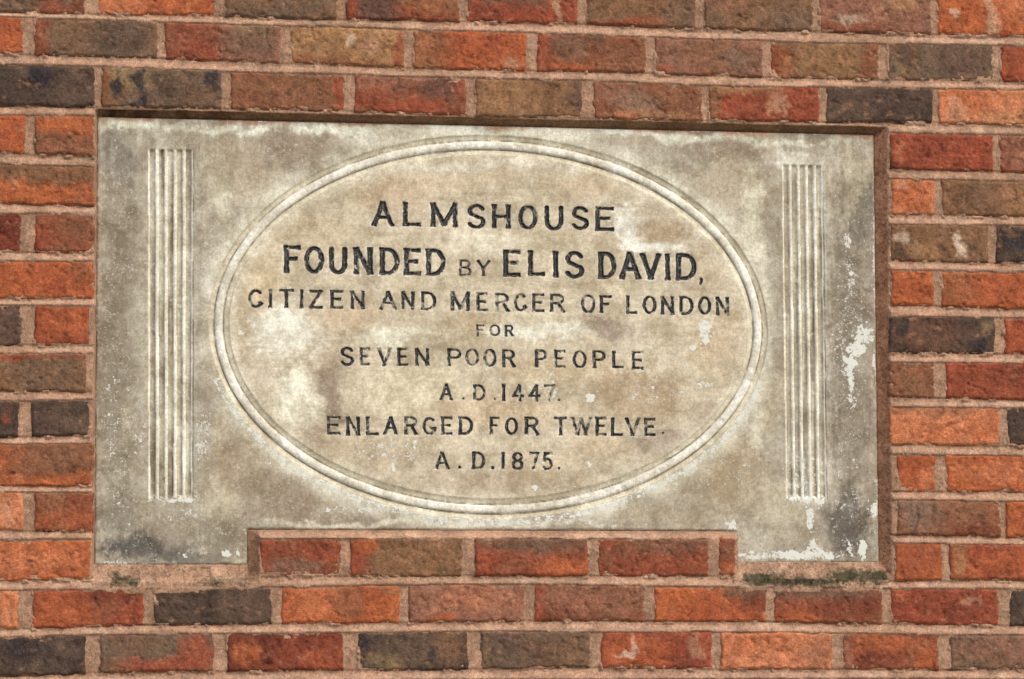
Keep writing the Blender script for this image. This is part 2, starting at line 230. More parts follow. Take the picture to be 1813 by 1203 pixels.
def grid_object(name, X, Y, Z, mat, parent=None, keep=None, colr=None, attrs=None, origin=(0, 0, 0)):
    R, C = X.shape
    idx = np.arange(R * C).reshape(R, C)
    f = np.stack([idx[:-1, :-1], idx[1:, :-1], idx[1:, 1:], idx[:-1, 1:]], -1).reshape(-1, 4)
    if keep is not None:
        f = f[keep.reshape(-1)]
    used = np.unique(f)
    remap = np.zeros(R * C, np.int64); remap[used] = np.arange(len(used))
    f = remap[f]
    co = np.stack([X, Y, Z], -1).reshape(-1, 3)[used] - np.array(origin)
    me = bpy.data.meshes.new(name)
    me.vertices.add(len(co)); me.vertices.foreach_set("co", co.astype(np.float32).ravel())
    me.loops.add(len(f) * 4); me.loops.foreach_set("vertex_index", f.astype(np.int32).ravel())
    me.polygons.add(len(f)); me.polygons.foreach_set("loop_start", (np.arange(len(f)) * 4).astype(np.int32))
    me.polygons.foreach_set("loop_total", np.full(len(f), 4, np.int32))
    me.polygons.foreach_set("use_smooth", np.ones(len(f), bool))
    me.update(calc_edges=True)
    if colr is not None:
        a = me.attributes.new("Col", 'FLOAT_COLOR', 'POINT')
        cc = np.ones((len(used), 4), np.float32); cc[:, :3] = colr.reshape(-1, 3)[used]
        a.data.foreach_set("color", cc.ravel())
    for k, v in (attrs or {}).items():
        a = me.attributes.new(k, 'FLOAT', 'POINT')
        a.data.foreach_set("value", np.broadcast_to(v, X.shape).reshape(-1)[used].astype(np.float32))
    me.materials.append(mat)
    o = bpy.data.objects.new(name, me); col.objects.link(o)
    o.location = origin
    if parent is not None:
        o.parent = parent
    return o

def skirt(A, kind, val=None):           # one more ring round a grid; Y goes to val
    B = np.pad(A, 1, mode='edge')
    if kind == 'y':
        B[0, :] = val; B[-1, :] = val; B[:, 0] = val; B[:, -1] = val
    return B

# ---------------------------------------------------------------- materials
class NT:
    def __init__(s, name):
        s.m = bpy.data.materials.new(name); s.m.use_nodes = True; s.t = s.m.node_tree
        s.p = s.t.nodes["Principled BSDF"]
        s.pos = s.t.nodes.new("ShaderNodeNewGeometry").outputs["Position"]
    def l(s, a, b): s.t.links.new(a, b)
    def attr(s, n, colour=False):
        a = s.t.nodes.new("ShaderNodeAttribute"); a.attribute_name = n
        return a.outputs["Color" if colour else "Fac"]
    def mapping(s, scale, rot=(0, 0, 0)):
        m = s.t.nodes.new("ShaderNodeMapping"); s.l(s.pos, m.inputs[0])
        m.inputs["Scale"].default_value = scale; m.inputs["Rotation"].default_value = rot
        return m.outputs[0]
    def noise(s, scale, detail=4, rough=0.6, vec=None, dist=0.0):
        n = s.t.nodes.new("ShaderNodeTexNoise"); s.l(vec or s.pos, n.inputs["Vector"])
        n.inputs["Scale"].default_value = scale; n.inputs["Detail"].default_value = detail
        n.inputs["Roughness"].default_value = rough; n.inputs["Distortion"].default_value = dist
        return n.outputs["Fac"]
    def voro(s, scale, feature='F1'):
        n = s.t.nodes.new("ShaderNodeTexVoronoi"); s.l(s.pos, n.inputs["Vector"]); n.inputs["Scale"].default_value = scale
        n.feature = feature
        return n.outputs["Distance"]
    def math(s, op, a, b=0.0, c=None, clamp=False):
        n = s.t.nodes.new("ShaderNodeMath"); n.operation = op; n.use_clamp = clamp
        for i, v in enumerate((a, b, c)):
            if v is None: continue
            if isinstance(v, (int, float)): n.inputs[i].default_value = v
            else: s.l(v, n.inputs[i])
        return n.outputs[0]
    def rng(s, v, a, b, c=0.0, d=1.0):
        n = s.t.nodes.new("ShaderNodeMapRange"); s.l(v, n.inputs[0])
        for i, q in enumerate((a, b, c, d)): n.inputs[i + 1].default_value = q
        return n.outputs[0]
    def mix(s, fac, a, b, mode='MIX'):
        n = s.t.nodes.new("ShaderNodeMix"); n.data_type = 'RGBA'; n.blend_type = mode
        for i, v in ((0, fac), (6, a), (7, b)):
            if isinstance(v, (int, float)): n.inputs[i].default_value = v
            elif isinstance(v, (tuple, list, np.ndarray)): n.inputs[i].default_value = (*[float(q) for q in v[:3]], 1)
            else: s.l(v, n.inputs[i])
        return n.outputs[2]
    def scale(s, c, f):                 # colour times a number
        n = s.t.nodes.new("ShaderNodeVectorMath"); n.operation = 'SCALE'; s.l(c, n.inputs[0])
        if isinstance(f, (int, float)): n.inputs["Scale"].default_value = f
        else: s.l(f, n.inputs["Scale"])
        return n.outputs[0]
    def done(s, colour, rough, height=None, dist=0.001, strength=1.0, spec=0.25):
        s.l(colour, s.p.inputs["Base Color"])
        if isinstance(rough, (int, float)): s.p.inputs["Roughness"].default_value = rough
        else: s.l(rough, s.p.inputs["Roughness"])
        s.p.inputs["Specular IOR Level"].default_value = spec
        if height is not None:
            b = s.t.nodes.new("ShaderNodeBump"); s.l(height, b.inputs["Height"])
            b.inputs["Distance"].default_value = dist; b.inputs["Strength"].default_value = strength
            s.l(b.outputs[0], s.p.inputs["Normal"])
        return s.m

def make_brick_material():
    n = NT("fired_clay")
    c = n.attr("Col", True)
    big = n.noise(38, 6, 0.65, dist=0.4)
    drag = n.noise(1.0, 5, 0.65, n.mapping((150, 60, 420), (0, math.radians(24), 0)))
    fine = n.noise(620, 4, 0.7)
    grain = n.noise(1700, 2, 0.6)
    f = n.math('MULTIPLY', n.rng(big, .38, .62, .78, 1.24), n.rng(drag, .38, .62, .84, 1.16))
    f = n.math('MULTIPLY', f, n.rng(fine, .38, .62, .77, 1.22))
    f = n.math('MULTIPLY', f, n.rng(n.noise(140, 6, .78), .41, .59, .84, 1.15))
    f = n.math('MULTIPLY', f, n.rng(n.noise(330, 3, .6), .41, .59, .86, 1.13))
    f = n.math('MULTIPLY', f, .95)
    f = n.math('MULTIPLY', f, n.rng(grain, .38, .62, .85, 1.15))
    c = n.scale(c, f)
    # sandy buff grains and pale lime bloom
    sand = n.rng(n.noise(430, 3, .6), .60, .70)
    c = n.mix(n.math('MULTIPLY', sand, .30), c, lin((186, 142, 104)))
    bloom = n.math('MULTIPLY', n.rng(n.noise(26, 5, .7), .55, .8), n.attr("lime"))
    c = n.mix(n.math('MULTIPLY', bloom, .8, clamp=True), c, lin((196, 170, 145)))
    sp = n.noise(210, 5, .7, dist=.6)
    spm = n.rng(n.math('ADD', sp, n.math('MULTIPLY', n.attr("lime"), .12)), .74, .765)
    c = n.mix(n.math('MULTIPLY', spm, .8), c, lin((225, 205, 185)))
    # small black pits
    pit = n.rng(n.noise(175, 4, .62), .325, .28)
    pitm = n.math('MULTIPLY', pit, n.rng(n.noise(24, 2, .5), .36, .52))
    c = n.mix(n.math('MULTIPLY', pitm, .7), c, lin((44, 34, 30)))
    h = n.math('ADD', n.math('MULTIPLY', fine, .55), n.math('MULTIPLY', drag, .9))
    h = n.math('ADD', h, n.math('MULTIPLY', big, .8))
    h = n.math('ADD', h, n.math('MULTIPLY', grain, .18))
    h = n.math('SUBTRACT', h, n.math('MULTIPLY', pitm, .9))
    h = n.math('ADD', h, n.math('MULTIPLY', spm, .4))
    return n.done(c, .9, h, .0009, .75, .15)

def make_mortar_material():
    n = NT("lime_mortar")
    c = n.attr("Col", True)
    big = n.noise(30, 5, .6)
    fine = n.noise(480, 4, .75)
    grain = n.noise(1400, 2, .6)
    f = n.math('MULTIPLY', n.rng(big, .38, .62, .80, 1.18), n.rng(fine, .38, .62, .74, 1.22))
    f = n.math('MULTIPLY', f, n.rng(n.noise(170, 6, .75), .41, .59, .78, 1.2))
    f = n.math('MULTIPLY', f, n.rng(grain, .38, .62, .88, 1.12))
    c = n.scale(c, f)
    pit = n.rng(n.noise(300, 4, .6), .33, .28)
    c = n.mix(n.math('MULTIPLY', pit, .7), c, lin((70, 50, 38)))
    pale = n.rng(n.noise(380, 3, .6), .66, .72)
    c = n.mix(n.math('MULTIPLY', pale, .5), c, lin((215, 190, 165)))
    h = n.math('ADD', n.math('MULTIPLY', fine, .8), n.math('MULTIPLY', big, .5))
    h = n.math('SUBTRACT', h, n.math('MULTIPLY', pit, .8))
    h = n.math('ADD', h, n.math('MULTIPLY', n.noise(170, 5, .7), 1.2))
    return n.done(c, .95, h, .0022, .9, .1)

def make_stone_material():
    n = NT("limewashed_stone")
    c = n.attr("Col", True)
    brush = n.attr("brush"); flake = n.attr("flake")
    hor = n.noise(1.0, 5, .65, n.mapping((26, 40, 520)))
    ver = n.noise(1.0, 5, .65, n.mapping((420, 40, 16)))
    st = n.mix(brush, ver, hor)
    cloud = n.noise(22, 7, .68, dist=.3)
    fine = n.noise(300, 5, .75)
    grain = n.noise(1300, 3, .65)
    # worn limewash: cloudy mixing between a paler and a dirtier tone of the local colour
    c = n.mix(n.rng(cloud, .40, .60), n.mix(1.0, c, (.80, .77, .72), 'MULTIPLY'), n.mix(1.0, c, (1.16, 1.17, 1.19), 'MULTIPLY'))
    f = n.math('MULTIPLY', n.rng(st, .38, .62, .955, 1.04), n.rng(fine, .38, .62, .88, 1.11))
    f = n.math('MULTIPLY', f, n.rng(n.noise(130, 6, .8), .41, .59, .86, 1.13))
    f = n.math('MULTIPLY', f, n.rng(grain, .38, .62, .92, 1.08))
    c = n.scale(c, f)
    pk = n.rng(n.noise(240, 5, .7), .36, .31)
    pk = n.math('MULTIPLY', pk, n.rng(n.noise(30, 3, .6), .42, .56))
    c = n.mix(n.math('MULTIPLY', pk, .55), c, lin((92, 80, 62)))
    wh = n.math('MULTIPLY', n.rng(n.noise(200, 6, .75), .56, .62), n.rng(n.noise(25, 4, .6), .46, .58))
    c = n.mix(n.math('MULTIPLY', wh, .55), c, lin((222, 218, 198)))
    # ochre and grey flecks
    och = n.rng(n.noise(120, 6, .75, n.mapping((1, 1, 1.6))), .56, .72)
    c = n.mix(n.math('MULTIPLY', och, .25), c, lin((150, 124, 88)))
    gr = n.rng(n.noise(190, 6, .8), .60, .72)
    c = n.mix(n.math('MULTIPLY', gr, .32), c, lin((98, 92, 82)))
    # flakes and splashes of old white paint
    fn = n.math('ADD', n.math('MULTIPLY', n.noise(85, 6, .7, dist=.3), .55), n.math('MULTIPLY', n.noise(330, 5, .7), .45))
    fl = n.rng(n.math('ADD', fn, n.math('MULTIPLY', flake, .25)), .645, .685)
    vo = n.t.nodes.new("ShaderNodeTexVoronoi"); vo.inputs["Scale"].default_value = 105; vo.inputs["Randomness"].default_value = 1
    wob = n.t.nodes.new("ShaderNodeVectorMath"); wob.operation = 'ADD'; n.l(n.pos, wob.inputs[0])
    nz = n.t.nodes.new("ShaderNodeTexNoise"); nz.inputs["Scale"].default_value = 500; n.l(n.pos, nz.inputs["Vector"])
    sc_ = n.t.nodes.new("ShaderNodeVectorMath"); sc_.operation = 'SCALE'; sc_.inputs["Scale"].default_value = .004
    n.l(nz.outputs["Color"], sc_.inputs[0]); n.l(sc_.outputs[0], wob.inputs[1]); n.l(wob.outputs[0], vo.inputs["Vector"])
    sep = n.t.nodes.new("ShaderNodeSeparateColor"); n.l(vo.outputs["Color"], sep.inputs[0])
    rad = n.math('MULTIPLY', n.math('SUBTRACT', sep.outputs[0], n.rng(flake, .1, .6, .90, .45)), n.rng(sep.outputs[1], 0, 1, .4, 1.3))
    dots = n.rng(n.math('SUBTRACT', rad, vo.outputs["Distance"]), 0, .03)
    fl = n.math('MAXIMUM', fl, dots)
    fl = n.math('MULTIPLY', fl, n.rng(n.noise(800, 2, .5), .2, .4, .75, 1.0))
    fl = n.math('MULTIPLY', fl, n.rng(flake, .02, .09), clamp=True)
    c = n.mix(n.math('MULTIPLY', fl, .92), c, lin((224, 226, 214)))
    h = n.math('ADD', n.math('MULTIPLY', fine, .6), n.math('MULTIPLY', st, .06))
    h = n.math('ADD', h, n.math('MULTIPLY', grain, .12))
    h = n.math('ADD', h, n.math('MULTIPLY', cloud, .5))
    h = n.math('ADD', h, n.math('MULTIPLY', fl, .45))
    return n.done(c, .9, h, .0011, .7, .15)

def make_paint_material():
    n = NT("black_letter_paint")
    fine = n.noise(420, 5, .7)
    med = n.noise(150, 4, .6)
    c = n.mix(n.rng(med, .4, .65), lin((15, 15, 19)), lin((40, 39, 40)))
    worn = n.rng(fine, .56, .62)
    c = n.mix(n.math('MULTIPLY', worn, .7), c, lin((176, 170, 150)))
    return n.done(c, n.rng(med, .38, .62, .28, .6), fine, .0009, .8, .5)

def make_moss_material():
    n = NT("moss_green")
    v = n.noise(260, 3, .6)
    c = n.mix(n.rng(v, .35, .65), lin((58, 66, 48)), lin((112, 114, 82)))
    return n.done(c, .95, None, spec=.1)

M_BRICK = make_brick_material(); M_MORTAR = make_mortar_material(); M_STONE = make_stone_material()
M_PAINT = make_paint_material(); M_MOSS = make_moss_material()

# ---------------------------------------------------------------- brick colours, read off the real bricks
PAL = dict(O=(170, 94, 57), o=(192, 122, 85), R=(145, 74, 52), r=(134, 74, 52), D=(104, 53, 40), B=(126, 92, 66),
           b=(130, 86, 62), G=(108, 87, 70), g=(130, 108, 90), K=(74, 60, 51), N=(44, 44, 50), P=(142, 98, 78),
           T=(160, 120, 82), Y=(138, 116, 82), W=(204, 182, 158), M=(184, 140, 110), p=(94, 72, 62))
# per brick: base | colour u v ru rv strength ...  (u from the left, v from the top); last number = pale bloom
SPEC = {
 0: ["G|r .95 .8 .08 .3 .8|R .72 .9 .15 .3 .8|.1", "O|o .2 .6 .25 .6 .6|R .95 .3 .1 .6 .4|.15", "G|B .2 .3 .3 .5 .7|.1",
     "r|p .25 .7 .2 .6 .95|R .03 .6 .06 .8 .8|T .8 .4 .2 .4 .4|.1", "R|G .5 .2 .6 .35 .9|D .2 .75 .2 .2 .6|M .82 .6 .05 .7 .9|.1",
     "B|R .3 .95 .35 .15 .8|G .9 .6 .2 .6 .7|.1", "B|G .8 .7 .3 .4 .7|P .2 .2 .2 .3 .5|.15", "P|T .75 .1 .2 .3 .8|r .2 .9 .4 .15 .8|W .25 .6 .12 .12 .5|.3",
     "O|M .44 .5 .06 .7 .95|o .8 .3 .3 .4 .5|W .18 .5 .05 .12 .6|.15"],
 1: ["O|R .5 .3 .5 .4 .6|.1", "G|r .05 .5 .09 1 .9|N .52 .5 .006 .2 .2|B .3 .4 .18 .7 .6|K .65 .5 .25 .4 .4|.15", "P|r .2 .5 .28 1 .9|R .3 .8 .15 .3 .6|G .75 .4 .25 .5 .7|Y .75 .12 .15 .15 .5|K .86 .5 .009 .5 .9|K .30 .75 .008 .25 .8|.15",
     "T|r .3 .95 .5 .15 .7|R .97 .6 .05 .6 .8|B .4 .6 .3 .4 .5|W .52 .3 .04 .2 .6|M .72 .4 .1 .3 .6|.35", "O|B .1 .5 .22 .9 .75|R .6 .5 .4 .6 .5|M .84 .8 .08 .2 .7|.2",
     "b|R .04 .5 .09 .9 .9|O .3 .92 .2 .14 .9|G .3 .3 .2 .3 .6|K .56 .2 .06 .14 .8|.15", "P|B .5 .3 .4 .4 .6|g .75 .5 .12 .2 .6|R .12 .85 .06 .1 .8|G .9 .6 .2 .5 .4|.15",
     "B|R .03 .6 .05 .7 .9|T .5 .5 .3 .5 .4|r .92 .4 .1 .5 .7|O .15 .5 .1 .4 .4|.1", "G|K .18 .3 .06 .4 .6|p .7 .6 .2 .4 .6|Y .1 .7 .08 .2 .4|K .05 .65 .04 .1 .8|.15", "R|O .5 .5 .4 .5 .5|.1"],
 2: ["K|N .55 .35 .07 .3 .9|G .85 .6 .2 .5 .4|.05", "G|Y .2 .25 .25 .25 .8|r .02 .6 .04 .6 .8|B .1 .7 .12 .3 .6|N .13 .5 .05 .2 .9|N .3 .35 .04 .3 .9|N .34 .85 .05 .15 .9|N .44 .3 .06 .1 .7|N .93 .2 .06 .2 .9|N .97 .5 .03 .1 .8|K .6 .6 .2 .3 .5|.05",
     "b|R .97 .5 .05 .9 .9|B .4 .3 .4 .4 .6|.1", "r|P .3 .1 .4 .3 .8|p .75 .3 .14 .4 .8|R .35 .85 .35 .18 .9|R .75 .8 .1 .2 .6|.15", "B|T .3 .5 .3 .6 .5|p .96 .5 .06 .6 .6|.1",
     "b|g .4 .5 .2 .4 .7|P .15 .3 .2 .4 .6|T .6 .9 .3 .12 .6|o .3 .9 .1 .12 .6|.25", "R|B .06 .5 .1 .8 .8|T .3 .08 .35 .12 .8|M .62 .45 .1 .3 .75|D .45 .2 .1 .2 .6|D .35 .85 .1 .2 .5|.2",
     "K|G .2 .8 .25 .3 .5|p .5 .4 .5 .4 .3|.08", "o|O .3 .3 .25 .4 .7|T .7 .85 .35 .2 .7|M .16 .6 .08 .4 .6|.2"],
 3: ["O|R .6 .5 .4 .5 .6|.1", "b|O .5 .15 .6 .25 .9|.1", "R|D .05 .95 .15 .15 .7|o .09 .5 .05 .4 .6|D .4 .3 .2 .3 .3|.08", "r|P .3 .5 .3 .6 .7|.2"],
 4: ["b|B .5 .2 .6 .3 .8|O .5 .75 .6 .28 1|.1", "o|O .5 .6 .4 .4 .7|M .2 .15 .1 .1 .7|.2", "B|P .6 .4 .15 .6 .5|T .7 .5 .2 .4 .5|p .3 .5 .2 .3 .3|.15"],
 5: ["D|R .2 .5 .3 .5 .5|.05", "r|B .7 .4 .3 .4 .6|R .1 .5 .1 .6 .5|O .95 .85 .1 .2 .6|.1", "B|W .68 .5 .07 .3 .85|W .12 .45 .1 .15 .6|T .35 .75 .14 .2 .8|K .08 .8 .08 .2 .6|K .5 .55 .05 .1 .6|.4", "K|N .25 .3 .2 .4 .8|B .15 .1 .1 .1 .6|.1"],
 6: ["O|b .9 .2 .1 .3 .7|R .5 .5 .3 .4 .4|.12", "O|R .5 .5 .4 .5 .3|K .78 .12 .06 .08 .8|.1", "O|B .15 .4 .15 .5 .5|R .5 .5 .3 .5 .3|.12"],
 7: ["p|G .6 .5 .3 .5 .6|.1", "R|O .5 .5 .5 .5 .6|.08", "K|b .4 .5 .3 .5 .5|N .83 .75 .07 .2 .8|N .12 .25 .04 .2 .8|Y .92 .35 .07 .2 .6|p .5 .5 .3 .3 .5|.08", "R|O .3 .5 .4 .4 .4|.08"],
 8: ["B|R .5 .08 .6 .13 .9|G .7 .5 .3 .4 .6|.12", "b|B .6 .6 .4 .4 .5|.08", "R|r .3 .6 .3 .5 .6|D .6 .3 .2 .3 .5|.12"],
 9: ["K|G .5 .4 .3 .4 .5|R .9 .4 .04 .2 .6|.05", "K|G .6 .5 .4 .4 .4|p .3 .6 .3 .3 .4|.05", "o|B .3 .1 .5 .15 .6|O .5 .7 .5 .3 .5|.2", "K|.05"],
 10: ["b|O .05 .3 .3 .5 .9|O .6 .9 .6 .18 .9|B .8 .3 .2 .3 .6|.15", "O|o .8 .6 .2 .3 .5|.1", "O|o .5 .4 .4 .3 .5|.12"],
 11: ["o|M .6 .6 .1 .4 .7|M .85 .6 .06 .4 .6|.2", "r|O .5 .7 .5 .3 .5|B .3 .2 .3 .3 .5|.12", "b|g .2 .3 .22 .5 .8|K .22 .5 .015 .5 .8|p .22 .9 .05 .15 .9|D .75 .85 .3 .15 .6|B .7 .3 .2 .3 .5|.1", "O|.1"],
 12: ["O|o .5 .5 .4 .4 .5|K .55 .55 .02 .05 .9|K .2 .65 .05 .06 .5|.1", "r|R .08 .6 .12 .5 .9|g .45 .75 .3 .25 .6|R .8 .4 .2 .2 .7|.1", "B|R .08 .6 .12 .7 1|O .15 .2 .1 .25 .7|T .6 .6 .3 .4 .3|.12",
      "r|G .5 .12 .5 .25 .9|O .8 .8 .25 .25 .9|R .1 .7 .12 .3 .9|.2", "r|G .7 .2 .4 .2 .6|R .5 .85 .4 .2 .7|.12", "r|O .5 .8 .5 .25 .8|G .5 .3 .4 .2 .5|.1", "O|r .5 .4 .5 .5 .7|.12", "R|O .5 .6 .5 .4 .5|T .12 .5 .08 .5 .7|.12"],
 13: ["o|O .3 .4 .3 .4 .4|P .7 .7 .2 .3 .4|.2", "R|O .2 .6 .3 .5 .8|D .7 .15 .3 .2 .8|B .65 .5 .15 .3 .4|.12", "K|p .85 .5 .2 .5 .8|G .75 .4 .2 .6 .5|.1", "O|b .55 .4 .12 .5 .8|o .3 .4 .2 .4 .4|B .9 .1 .15 .12 .6|.12",
      "P|O .28 .92 .14 .15 .9|o .6 .4 .4 .3 .4|.45", "b|R .05 .5 .08 .8 .9|P .5 .4 .4 .4 .6|D .3 .85 .3 .2 .4|.25", "O|G .8 .15 .25 .25 .9|D .92 .6 .12 .4 .6|R .5 .8 .3 .2 .4|.12",
      "r|G .45 .12 .5 .25 .9|O .2 .85 .2 .2 .8|D .7 .5 .3 .3 .5|.12", "R|D .5 .5 .5 .4 .4|M .72 .4 .1 .12 .5|.15", "K|N .4 .4 .2 .3 .8|Y .2 .6 .1 .2 .4|.05"],
 14: ["K|N .5 .3 .2 .3 .5|.06", "G|R .6 .85 .45 .25 .95|R .85 .4 .16 .5 .9|B .3 .2 .25 .2 .4|.12", "D|O .15 .55 .12 .3 .8|O .85 .75 .14 .25 .7|R .9 .4 .12 .5 .7|R .6 .6 .2 .4 .5|.15", "K|G .6 .5 .3 .4 .7|Y .25 .8 .15 .2 .6|B .85 .4 .12 .5 .7|N .12 .35 .04 .2 .8|N .67 .6 .04 .2 .7|.08",
      "G|B .8 .6 .2 .4 .6|p .4 .4 .3 .4 .5|.15", "R|O .3 .5 .3 .4 .8|W .2 .65 .08 .1 .7|W .28 .4 .04 .2 .5|D .75 .7 .15 .2 .7|M .85 .4 .08 .3 .6|.3", "o|O .3 .3 .3 .3 .4|P .85 .5 .12 .5 .6|.2",
      "r|P .06 .5 .08 .8 .8|O .4 .3 .25 .3 .7|O .85 .6 .15 .4 .7|D .3 .8 .12 .2 .8|.2", "G|P .5 .4 .5 .4 .7|B .3 .7 .2 .2 .4|.12"],
}
JOINT = 0.012
XMIN, XMAX = -0.42, 2.32
rng = np.random.default_rng(5)

def shifted(c, dz):
    return ([(x, z + dz) for x, z in c[0]], [(x, z + dz) for x, z in c[1]])

courses = []      # (key, top pts, bottom pts, bricks [(x0, x1, spec or None)])
full = COURSES[13]
def fill(bricks, xl, xr):
    bricks = list(bricks)
    while bricks[0][0] > xl + .01:
        x = bricks[0][0] - JOINT; bricks.insert(0, (max(x - .221, xl), x, None))
    while bricks[-1][1] < xr - .01:
        x = bricks[-1][1] + JOINT; bricks.append((x, min(x + .221, xr), None))
    a = bricks[0]; b = bricks[-1]
    bricks[0] = (max(a[0], xl),) + a[1:]; bricks[-1] = (b[0], min(b[1], xr), b[2])
    return bricks
for k in (-3, -2, -1):
    src = COURSES[1 if k % 2 else 0]
    t, b = shifted(src, .0865 * ((1 if k % 2 else 0) - k))
    courses.append((k, t, b, fill([(x0, x1, None) for x0, x1 in src[2]], XMIN, XMAX)))
for k, (t, b, br) in enumerate(COURSES):
    sp = SPEC.get(k, [None] * len(br))
    courses.append((k, t, b, fill([(x0, x1, s) for (x0, x1), s in zip(br, sp)], XMIN, XMAX)))
for k in (16, 17, 18):
    src = COURSES[15 if k % 2 else 14]
    t, b = shifted(src, -.0865 * (k - (15 if k % 2 else 14)))
    courses.append((k, t, b, fill([(x0, x1, None) for x0, x1 in src[2]], XMIN, XMAX)))

def top_z(c, x): return np.interp(x, [p[0] for p in c[1]], [p[1] for p in c[1]])
def bot_z(c, x): return np.interp(x, [p[0] for p in c[2]], [p[1] for p in c[2]])

wall = bpy.data.objects.new("brick_wall", None); col.objects.link(wall)
wall.location = (0.95, 0, 1.5)
wall["label"] = "weathered red, orange and dark brown brick wall with pinkish mortar joints all round the inscribed stone tablet"
wall["category"] = "wall"
bpy.context.view_layer.update()
WLOC = np.array(wall.location)

def parse(spec, seed):
    if spec is None:
        r = np.random.default_rng(seed)
        base = r.choice(list("OORRrrrBbbGKPo")); oth = r.choice(list("ORrBGgPTKD"), 2)
        spec = "%s|%s %.2f %.2f .3 .5 .7|%s %.2f %.2f .2 .3 .6|.12" % (base, oth[0], r.random(), r.random(), oth[1], r.random(), r.random())
    parts = spec.split('|')
    return parts[0], [q.split() for q in parts[1:-1]], float(parts[-1])

def make_brick(k, c, x0, x1, spec, seed, fine):
    r = np.random.default_rng(seed)
    w = x1 - x0
    st = .0024 if fine else .008
    def lines(L):
        e = [0, .0009, .002, .0034, .005]
        n = max(2, int((L - .014) / st))
        return np.concatenate([e, np.linspace(.007, L - .007, n), [L - q for q in e[::-1]]])
    h0 = top_z(c, (x0 + x1) / 2) - bot_z(c, (x0 + x1) / 2)
    U = lines(w) / w; V = lines(h0) / h0
    u, v = np.meshgrid(U, V)
    xx = x0 + u * w
    zt = top_z(c, xx) + .0017 * fbm(xx * 50, seed * 3.1 + 0 * xx, 11) + .0007 * fbm(xx * 190, seed * 3.1 + 0 * xx, 12) + r.normal(0, .0006)
    zb = bot_z(c, xx) + .0019 * fbm(xx * 50, seed * 5.7 + 0 * xx, 23) + .0008 * fbm(xx * 190, seed * 3.1 + 0 * xx, 13) + r.normal(0, .0006)
    Z = zt + (zb - zt) * v
    xl = .0019 * fbm(Z * 60, seed * 1.3 + 0 * Z, 31); xr = .0019 * fbm(Z * 60, seed * 2.3 + 0 * Z, 37)
    X = xx + xl * (1 - u) + xr * u
    eu = np.minimum(u, 1 - u) * w; ev = np.minimum(v, 1 - v) * h0
    nz = fbm(X * 90, Z * 90, seed)
    rad = .0032 * (1 + .55 * fbm(X * 45, Z * 45, seed + 5)) + .0006
    e = np.minimum(eu, ev)
    corner = np.hypot(np.clip(.006 - eu, 0, 1), np.clip(.006 - ev, 0, 1))
    e = np.minimum(e, np.clip(.0065 - corner, 0, 1))
    drop = .0055 * np.clip(1 - e / np.maximum(rad * 1.6, 1e-4), 0, 1) ** 2.0
    chip = smooth(.55, .9, fbm(X * 38, Z * 38, seed + 9)) * np.exp(-(e / .009) ** 2) * .0035
    face = r.normal(0, .0007) + (u - .5) * r.normal(0, .0012) + (v - .5) * r.normal(0, .0012)
    rg = r.uniform(.35, 1.3)
    relief = .0007 * nz * rg + .0009 * fbm(X * 22, Z * 30, seed + 2) + .00030 * rg * fbm(X * 230, Z * 230, seed + 3, 3) + .0007 * rg * smooth(.25, .9, np.abs(fbm(X * 60 + Z * 20, Z * 26, seed + 4, 3)))
    dent = smooth(.55, .85, fbm(X * 55, Z * 70, seed + 40)) * .0022 + smooth(.62, .8, fbm(X * 150, Z * 150, seed + 41, 2)) * .0018
    Y = face + relief + drop + chip + dent
    # colour
    base, spl, lime = parse(spec, seed)
    C = np.empty(X.shape + (3,)); C[:] = lin(PAL[base])
    wu = u + .06 * fbm(X * 28, Z * 28, seed + 50) + .02 * fbm(X * 120, Z * 120, seed + 51)
    wv = v + .14 * fbm(X * 28, Z * 28, seed + 60) + .06 * fbm(X * 120, Z * 120, seed + 61)
    # mild clay variation first
    other = lin(PAL[{'O': 'R', 'o': 'O', 'R': 'r', 'r': 'B', 'D': 'R', 'B': 'G', 'b': 'r', 'G': 'B', 'g': 'B', 'K': 'G', 'P': 'b', 'T': 'b', 'p': 'G'}.get(base, 'r')])
    m = smooth(-.1, .9, fbm(X * 24, Z * 30, seed + 70))[..., None] * .55
    C = C * (1 - m) + other * m
    for s in spl:
        cu, cv, ru, rv, stg = map(float, s[1:])
        q = np.sqrt(((wu - cu) / ru) ** 2 + ((wv - cv) / rv) ** 2)
        soft = .5 if s[0] not in 'NWMK' else .35
        stg = stg * .9
        mm = (stg * (1 - smooth(1 - soft, 1 + soft, q + .3 * fbm(X * 130, Z * 130, seed + 80, 3))))[..., None]
        C = C * (1 - mm) + lin(PAL[s[0]]) * mm
    # random burn marks, salts
    if spec is not None or True:
        b1 = smooth(.45, .95, fbm(X * 70, Z * 85, seed + 90))[..., None] * .35
        C = C * (1 - b1) + C * .45 * b1
        b2 = smooth(.5, 1.0, fbm(X * 60, Z * 90, seed + 95))[..., None] * .30
        C = C * (1 - b2) + lin((196, 140, 104)) * b2
    sm = np.clip(1 - e / .0035, 0, 1) * smooth(-.2, .7, fbm(X * 80, Z * 80, seed + 99)) * .7
    C = C * (1 - sm[..., None]) + lin((176, 132, 104)) * sm[..., None]
    C = C * (1 + .10 * r.normal())if spec is None else C
    X, Z, Y = skirt(X, 'x'), skirt(Z, 'z'), skirt(Y, 'y', .07)
    C = np.stack([np.pad(C[..., i], 1, mode='edge') for i in range(3)], -1)
    o = grid_object("brick", X, Y, Z, M_BRICK, None, None, np.clip(C, .004, .9), {"lime": np.full(X.shape, lime)},
                    origin=((x0 + x1) / 2, 0, float(Z.mean())))
    o.parent = wall; o.location = Vector(o.location) - Vector(wall.location)
    return o

